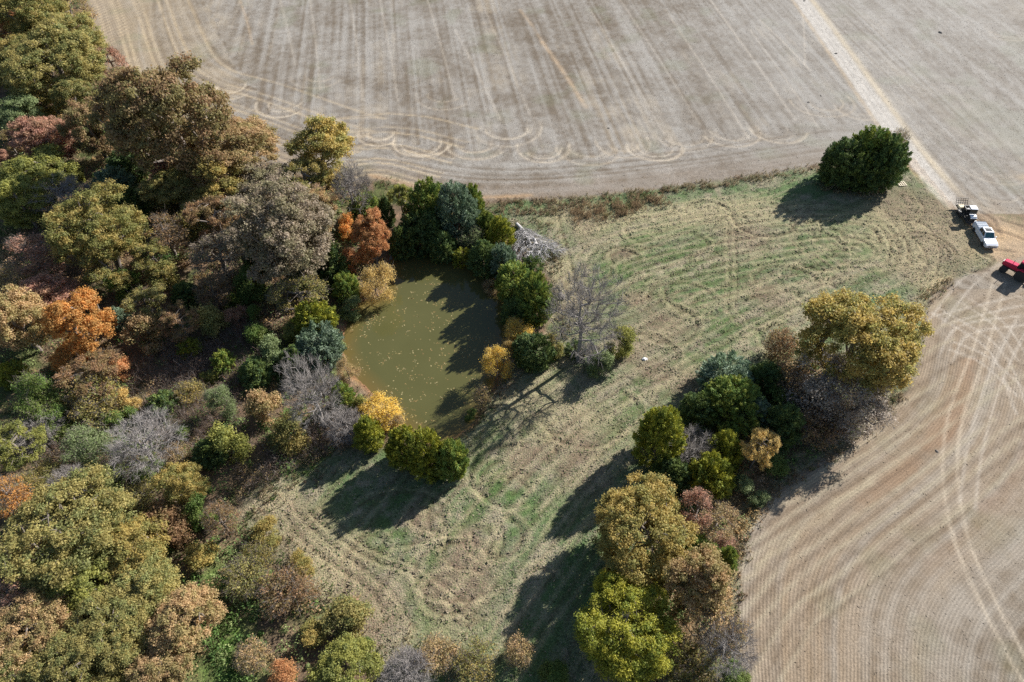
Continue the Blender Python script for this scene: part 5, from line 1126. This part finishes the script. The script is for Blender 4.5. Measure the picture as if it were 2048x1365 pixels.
# ------------------------------------------------------------------ vehicles
M_WHITE = paint('white_car_paint', (0.80, 0.81, 0.83), 0.25, coat=0.6, vary=0.04); M_GLASS = paint('dark_tinted_glass', (0.012, 0.02, 0.022), 0.12, spec=0.7, vary=0.02)
M_WSH = paint('teal_windscreen', (0.03, 0.11, 0.12), 0.1, spec=0.8, vary=0.02); M_BLACK = paint('black_plastic', (0.02, 0.02, 0.022), 0.5, vary=0.1); M_TYRE = paint('tyre_rubber', (0.028, 0.027, 0.027), 0.85, vary=0.2)
M_RIM = paint('alloy_rim', (0.45, 0.46, 0.48), 0.35, 0.8); M_TONN = paint('grey_bed_cover', (0.20, 0.235, 0.28), 0.9, spec=0.08, vary=0.05); M_LAMP = paint('clear_lamp', (0.7, 0.72, 0.75), 0.1, spec=0.8); M_TAIL = paint('red_lamp', (0.35, 0.01, 0.01), 0.2)
M_RED = paint('red_tractor_paint', (0.55, 0.035, 0.07), 0.7, spec=0.2, vary=0.08); M_PINK = paint('sun_faded_red_paint', (0.58, 0.06, 0.115), 0.85, spec=0.12, vary=0.08); M_STEEL = paint('dark_steel', (0.05, 0.048, 0.045), 0.55, 0.3, vary=0.25); M_TAN = paint('tan_plywood', (0.66, 0.56, 0.36), 0.8, vary=0.15)
M_GREY = paint('grey_metal', (0.34, 0.35, 0.36), 0.5, 0.4)
def wheel(parent, x, y, rad, wd, rimmat, name='wheel', hub=0.6):
    sg = 1 if y > 0 else -1; w = empty(name, (x, y, rad), 0, parent)
    MB().lathe([(rad * 0.60, -wd / 2), (rad * 0.93, -wd / 2), (rad, -wd * 0.33), (rad, wd * 0.33), (rad * 0.93, wd / 2), (rad * 0.60, wd / 2)], (0, 0, 0), 'y', 24).build('tyre', M_TYRE, w, smooth=False)
    MB().lathe([(rad * 0.62, -wd * 0.42 * sg), (rad * 0.62, wd * 0.36 * sg), (rad * 0.50, wd * 0.40 * sg), (rad * 0.18, wd * 0.30 * sg), (rad * 0.14, wd * 0.46 * sg), (0.02, wd * 0.46 * sg)], (0, 0, 0), 'y', 18).build('rim', rimmat, w)
    return w
def pickup():
    a = G(1951, 453); b = G(1981, 503); mid = (a + b) / 2; yaw = math.atan2(b[1] - a[1], b[0] - a[0])
    o = empty('pickup_truck', (float(mid[0]), float(mid[1]), ground_z(mid[0], mid[1])), yaw)
    L, W = 5.75, 1.0
    b1 = MB().profile([(-2.88, 0.55), (-2.88, 1.28), (-0.95, 1.28), (-0.95, 1.18), (1.15, 1.16), (1.35, 1.12), (2.45, 1.03), (2.80, 0.88), (2.88, 0.60), (2.80, 0.42), (2.30, 0.40), (1.25, 0.40), (-1.20, 0.40), (-2.30, 0.42)], -W, W, 0.07, 0.85)
    b1.build('body', M_WHITE, o, 0.05)
    cab = MB().frustum((-1.02, 1.28, -0.90, 0.90, 1.17), (-0.72, 0.55, -0.70, 0.70, 1.86)).build('cab', M_WHITE, o, 0.07)
    MB().solid([(1.262, -0.76, 1.235), (1.262, 0.76, 1.235), (0.62, 0.64, 1.815), (0.62, -0.64, 1.815)], [(0, 1, 2, 3)]).build('windscreen', M_WSH, o)
    MB().solid([(-1.01, -0.70, 1.26), (-0.765, -0.60, 1.78), (-0.765, 0.60, 1.78), (-1.01, 0.70, 1.26)], [(0, 1, 2, 3)]).build('rear_window', M_GLASS, o)
    for s in (-1, 1):
        for x0, x1, x2, x3 in ((-0.86, 0.08, 0.08, -0.70), (0.14, 1.10, 0.56, 0.14)):
            MB().solid([(x0, s * 0.888, 1.24), (x1, s * 0.888, 1.24), (x2, s * 0.738, 1.76), (x3, s * 0.738, 1.76)], [(0, 1, 2, 3)]).build('side_window', M_GLASS, o)
        d = MB().box(0.10, 1.12, s * 1.002 - 0.006, s * 1.002 + 0.006, 0.56, 1.0).build('door', M_WHITE, o); MB().box(0.20, 0.38, s * 1.02 - 0.015, s * 1.02 + 0.015, 0.88, 0.92).build('handle', M_GREY, d)
        MB().frustum((0.98, 1.14, s * 1.0 - 0.02, s * 1.0 + 0.20 * s + 0.02, 1.16), (1.0, 1.12, s * 1.0, s * 1.0 + 0.18 * s, 1.34)).build('mirror', M_WHITE, o, 0.02)
        MB().box(2.66, 2.86, s * 0.76 - 0.18, s * 0.76 + 0.18, 0.72, 0.88).build('headlight', M_LAMP, o, 0.03)
        MB().box(-2.90, -2.82, s * 0.90 - 0.08, s * 0.90 + 0.08, 0.80, 1.16).build('tail_light', M_TAIL, o, 0.015)
    MB().box(-0.46, 0.40, -0.52, 0.52, 1.845, 1.88).build('sunroof', M_GLASS, o, 0.02)
    cov = MB().box(-2.80, -1.06, -0.88, 0.88, 1.22, 1.36).build('bed_cover', M_TONN, o, 0.02)
    for x in (-2.36, -1.93, -1.50): MB().box(x - 0.02, x + 0.02, -0.86, 0.86, 1.362, 1.375).build('cover_seam', M_GREY, cov)
    MB().box(2.84, 2.92, -0.52, 0.52, 0.66, 0.86).build('grille', M_BLACK, o, 0.01); MB().box(2.80, 2.96, -0.92, 0.92, 0.44, 0.60).build('front_bumper', M_GREY, o, 0.04); MB().box(-3.0, -2.86, -0.88, 0.88, 0.50, 0.66).build('rear_bumper', M_GREY, o, 0.03)
    for x in (-1.78, 1.82):
        for s in (-1, 1): wheel(o, x, s * 0.90, 0.40, 0.27, M_RIM)
    tag(o, 'white pickup truck with grey bed cover and dark sunroof', 'truck'); return o
pickup()
def trailer_and_utv():
    a = G(1920, 417); b = G(1941, 452); mid = (a + b) / 2; yaw = math.atan2(b[1] - a[1], b[0] - a[0]); gz = ground_z(mid[0], mid[1])
    o = empty('utility_trailer', (float(mid[0]), float(mid[1]), gz), yaw); Lh, Wh = 2.5, 0.98
    dk = MB().box(-Lh, Lh, -Wh, Wh, 0.52, 0.58).build('deck', M_STEEL, o)
    for s in (-1, 1):
        rl = MB(); rl.bar((-Lh, s * Wh, 0.95), (Lh, s * Wh, 0.95), 0.03)
        for x in (-2.2, -1.1, 0, 1.1, 2.2): rl.bar((x, s * Wh, 0.55), (x, s * Wh, 0.95), 0.025)
        rl.build('side_rail', M_STEEL, o)
        for x in (-0.75, 0.08): wheel(o, x, s * (Wh + 0.16), 0.34, 0.2, M_RIM)
        MB().profile([(-1.2, 0.66), (-1.05, 0.78), (0.4, 0.78), (0.55, 0.66), (0.55, 0.62), (0.38, 0.74), (-1.03, 0.74), (-1.2, 0.62)], s * (Wh + 0.16) - 0.13, s * (Wh + 0.16) + 0.13).build('fender', M_STEEL, o)
    tg = MB(); tg.bar((Lh, -0.7, 0.52), (Lh + 1.0, 0, 0.52), 0.05); tg.bar((Lh, 0.7, 0.52), (Lh + 1.0, 0, 0.52), 0.05); tg.bar((Lh + 0.7, 0, 0.1), (Lh + 0.7, 0, 0.9), 0.035); tg.build('tongue', M_STEEL, o)
    g = MB(); zt, xt = 1.55, -Lh - 0.75
    for y in np.linspace(-Wh, Wh, 6): g.bar((-Lh, y, 0.58), (xt, y, zt), 0.035)
    for f in np.linspace(0, 1, 4): g.bar((-Lh + (xt + Lh) * f, -Wh, 0.58 + (zt - 0.58) * f), (-Lh + (xt + Lh) * f, Wh, 0.58 + (zt - 0.58) * f), 0.045)
    g.build('ramp_gate', M_STEEL, o)
    tag(o, 'black tandem axle trailer with raised mesh ramp behind the white pickup', 'trailer')
    u = empty('utility_vehicle', (float(mid[0]), float(mid[1]), gz + 0.58), yaw)
    u.location = (float(mid[0] + 0.55 * math.cos(yaw)), float(mid[1] + 0.55 * math.sin(yaw)), gz + 0.585)
    MB().profile([(-1.45, 0.35), (-1.45, 0.85), (-0.55, 0.85), (-0.50, 0.45), (0.55, 0.42), (0.72, 0.95), (1.25, 0.90), (1.50, 0.62), (1.48, 0.35), (0.9, 0.28), (-0.9, 0.28)], -0.62, 0.62).build('body', M_BLACK, u, 0.03)
    MB().solid([(0.70, -0.55, 0.965), (0.70, 0.55, 0.965), (1.24, 0.50, 0.92), (1.24, -0.50, 0.92), (1.50, 0.42, 0.64), (1.50, -0.42, 0.64)], [(0, 1, 2, 3), (3, 2, 4, 5)]).build('hood', M_WHITE, u)
    MB().frustum((-0.58, 0.62, -0.60, 0.60, 1.86), (-0.50, 0.52, -0.52, 0.52, 1.93)).build('roof', M_WHITE, u, 0.03)
    cg = MB()
    for s in (-1, 1):
        cg.bar((0.72, s * 0.6, 0.95), (0.50, s * 0.58, 1.86), 0.03); cg.bar((-0.52, s * 0.6, 0.85), (-0.50, s * 0.58, 1.86), 0.03); cg.bar((0.50, s * 0.58, 1.86), (-0.50, s * 0.58, 1.86), 0.03)
    cg.bar((-0.5, -0.58, 1.4), (-0.5, 0.58, 1.4), 0.03); cg.build('roll_cage', M_BLACK, u)
    MB().solid([(0.715, -0.55, 1.0), (0.715, 0.55, 1.0), (0.52, 0.54, 1.82), (0.52, -0.54, 1.82)], [(0, 1, 2, 3)]).build('windscreen', M_GLASS, u)
    MB().box(-0.50, -0.05, -0.55, 0.55, 0.46, 0.72).build('seat', M_BLACK, u, 0.04); MB().box(-0.52, -0.40, -0.55, 0.55, 0.72, 1.15).build('seat_back', M_BLACK, u, 0.04)
    cb = MB(); cb.box(-1.5, -0.60, -0.62, -0.56, 0.86, 1.12); cb.box(-1.5, -0.60, 0.56, 0.62, 0.86, 1.12); cb.box(-1.5, -1.44, -0.56, 0.56, 0.86, 1.12); cb.build('cargo_bed', M_BLACK, u)
    for s in (-1, 1): MB().box(1.40, 1.52, s * 0.46 - 0.1, s * 0.46 + 0.1, 0.68, 0.80).build('headlight', M_LAMP, u, 0.02)
    for x in (-0.95, 1.0):
        for s in (-1, 1): wheel(u, x, s * 0.62, 0.33, 0.26, M_GREY)
    tag(u, 'white roofed black side by side utility vehicle on the trailer', 'utility vehicle')
    bx = MB(); bx.frustum((-0.42, 0.42, -0.5, 0.5, 0.0), (-0.38, 0.38, -0.46, 0.46, 0.42)); bo = bx.build('cargo_box', M_TAN, None, 0.03)
    c, s_ = math.cos(yaw), math.sin(yaw); lx, ly = -1.72, -0.40; bo.location = (float(mid[0] + lx * c - ly * s_), float(mid[1] + lx * s_ + ly * c), gz + 0.585); bo.rotation_euler.z = yaw + 0.1
    tag(bo, 'tan box on the rear of the trailer behind the utility vehicle', 'box')
trailer_and_utv()
def tractor():
    f = G(2013, 536, 0.4); hd = math.radians(131); gz = ground_z(f[0], f[1]); dx, dy = math.cos(hd), math.sin(hd)
    o = empty('red_tractor', (float(f[0] - 1.55 * dx), float(f[1] - 1.55 * dy), gz), hd)
    MB().profile([(0.35, 0.85), (0.35, 1.52), (1.9, 1.42), (2.02, 1.25), (2.02, 0.75)], -0.36, 0.36).build('hood', M_PINK, o, 0.04)
    MB().box(0.3, 1.9, -0.40, -0.365, 0.80, 1.28).build('side_panel', M_RED, o); MB().box(0.3, 1.9, 0.365, 0.40, 0.80, 1.28).build('side_panel', M_RED, o)
    MB().box(2.02, 2.08, -0.30, 0.30, 0.80, 1.25).build('grille', M_BLACK, o); MB().box(-1.2, 1.9, -0.22, 0.22, 0.45, 0.84).build('chassis', M_STEEL, o, 0.02)
    MB().frustum((-1.25, 0.28, -0.72, 0.72, 2.42), (-1.1, 0.15, -0.62, 0.62, 2.58)).build('cab_roof', M_PINK, o, 0.05)
    cb = MB()
    for s in (-1, 1):
        cb.bar((0.28, s * 0.55, 1.35), (0.18, s * 0.62, 2.42), 0.04); cb.bar((-1.05, s * 0.60, 1.35), (-1.15, s * 0.62, 2.42), 0.04); cb.bar((-0.4, s * 0.66, 1.0), (-0.4, s * 0.64, 2.42), 0.03)
    cb.build('cab_frame', M_BLACK, o); MB().frustum((-1.02, 0.24, -0.56, 0.56, 1.36), (-1.1, 0.16, -0.60, 0.60, 2.40)).build('cab_glass', M_GLASS, o)
    MB().box(-1.0, 0.3, -0.55, 0.55, 0.86, 1.35).build('cab_base', M_RED, o, 0.03); MB().bar((0.95, 0.30, 1.4), (0.95, 0.30, 2.15), 0.04).build('exhaust', M_STEEL, o)
    for s in (-1, 1):
        wheel(o, -0.75, s * 0.92, 0.80, 0.45, M_GREY, 'rear_wheel'); wheel(o, 1.45, s * 0.85, 0.48, 0.30, M_GREY, 'front_wheel')
        MB().profile([(-1.55, 1.35), (-1.2, 1.68), (-0.3, 1.68), (0.05, 1.35), (-0.3, 1.62), (-1.2, 1.62)], s * 0.92 - 0.25, s * 0.92 + 0.25).build('fender', M_RED, o)
    ax = MB(); ax.bar((1.45, -0.85, 0.48), (1.45, 0.85, 0.48), 0.07); ax.bar((-0.75, -0.92, 0.80), (-0.75, 0.92, 0.80), 0.11); ax.build('axles', M_STEEL, o)
    o.scale = (1.18, 1.18, 1.18)
    tag(o, 'red farm tractor cut by the right edge below the white pickup', 'tractor')
    m = empty('rotary_cutter', (o.location.x - 2.9 * dx, o.location.y - 2.9 * dy, gz), hd)
    MB().profile([(-1.1, 0.28), (-1.1, 0.52), (-0.9, 0.60), (0.8, 0.60), (1.0, 0.45), (1.0, 0.25)], -1.2, 1.2).build('deck', M_RED, m, 0.03); MB().box(-0.3, 0.3, -0.2, 0.2, 0.60, 0.85).build('gearbox', M_STEEL, m, 0.03)
    ar = MB(); ar.bar((0.9, -0.4, 0.5), (1.9, -0.35, 0.55), 0.05); ar.bar((0.9, 0.4, 0.5), (1.9, 0.35, 0.55), 0.05); ar.bar((0.2, 0, 0.85), (1.9, 0, 0.8), 0.05); ar.build('hitch_arms', M_STEEL, m)
    for s in (-1, 1): wheel(m, -1.5, s * 0.8, 0.28, 0.18, M_GREY)
    MB().bar((-1.05, -0.8, 0.45), (-1.5, -0.8, 0.3), 0.04).bar((-1.05, 0.8, 0.45), (-1.5, 0.8, 0.3), 0.04).build('wheel_arms', M_STEEL, m)
    tag(m, 'rotary cutter behind the red tractor at the right edge', 'mower')
tractor()
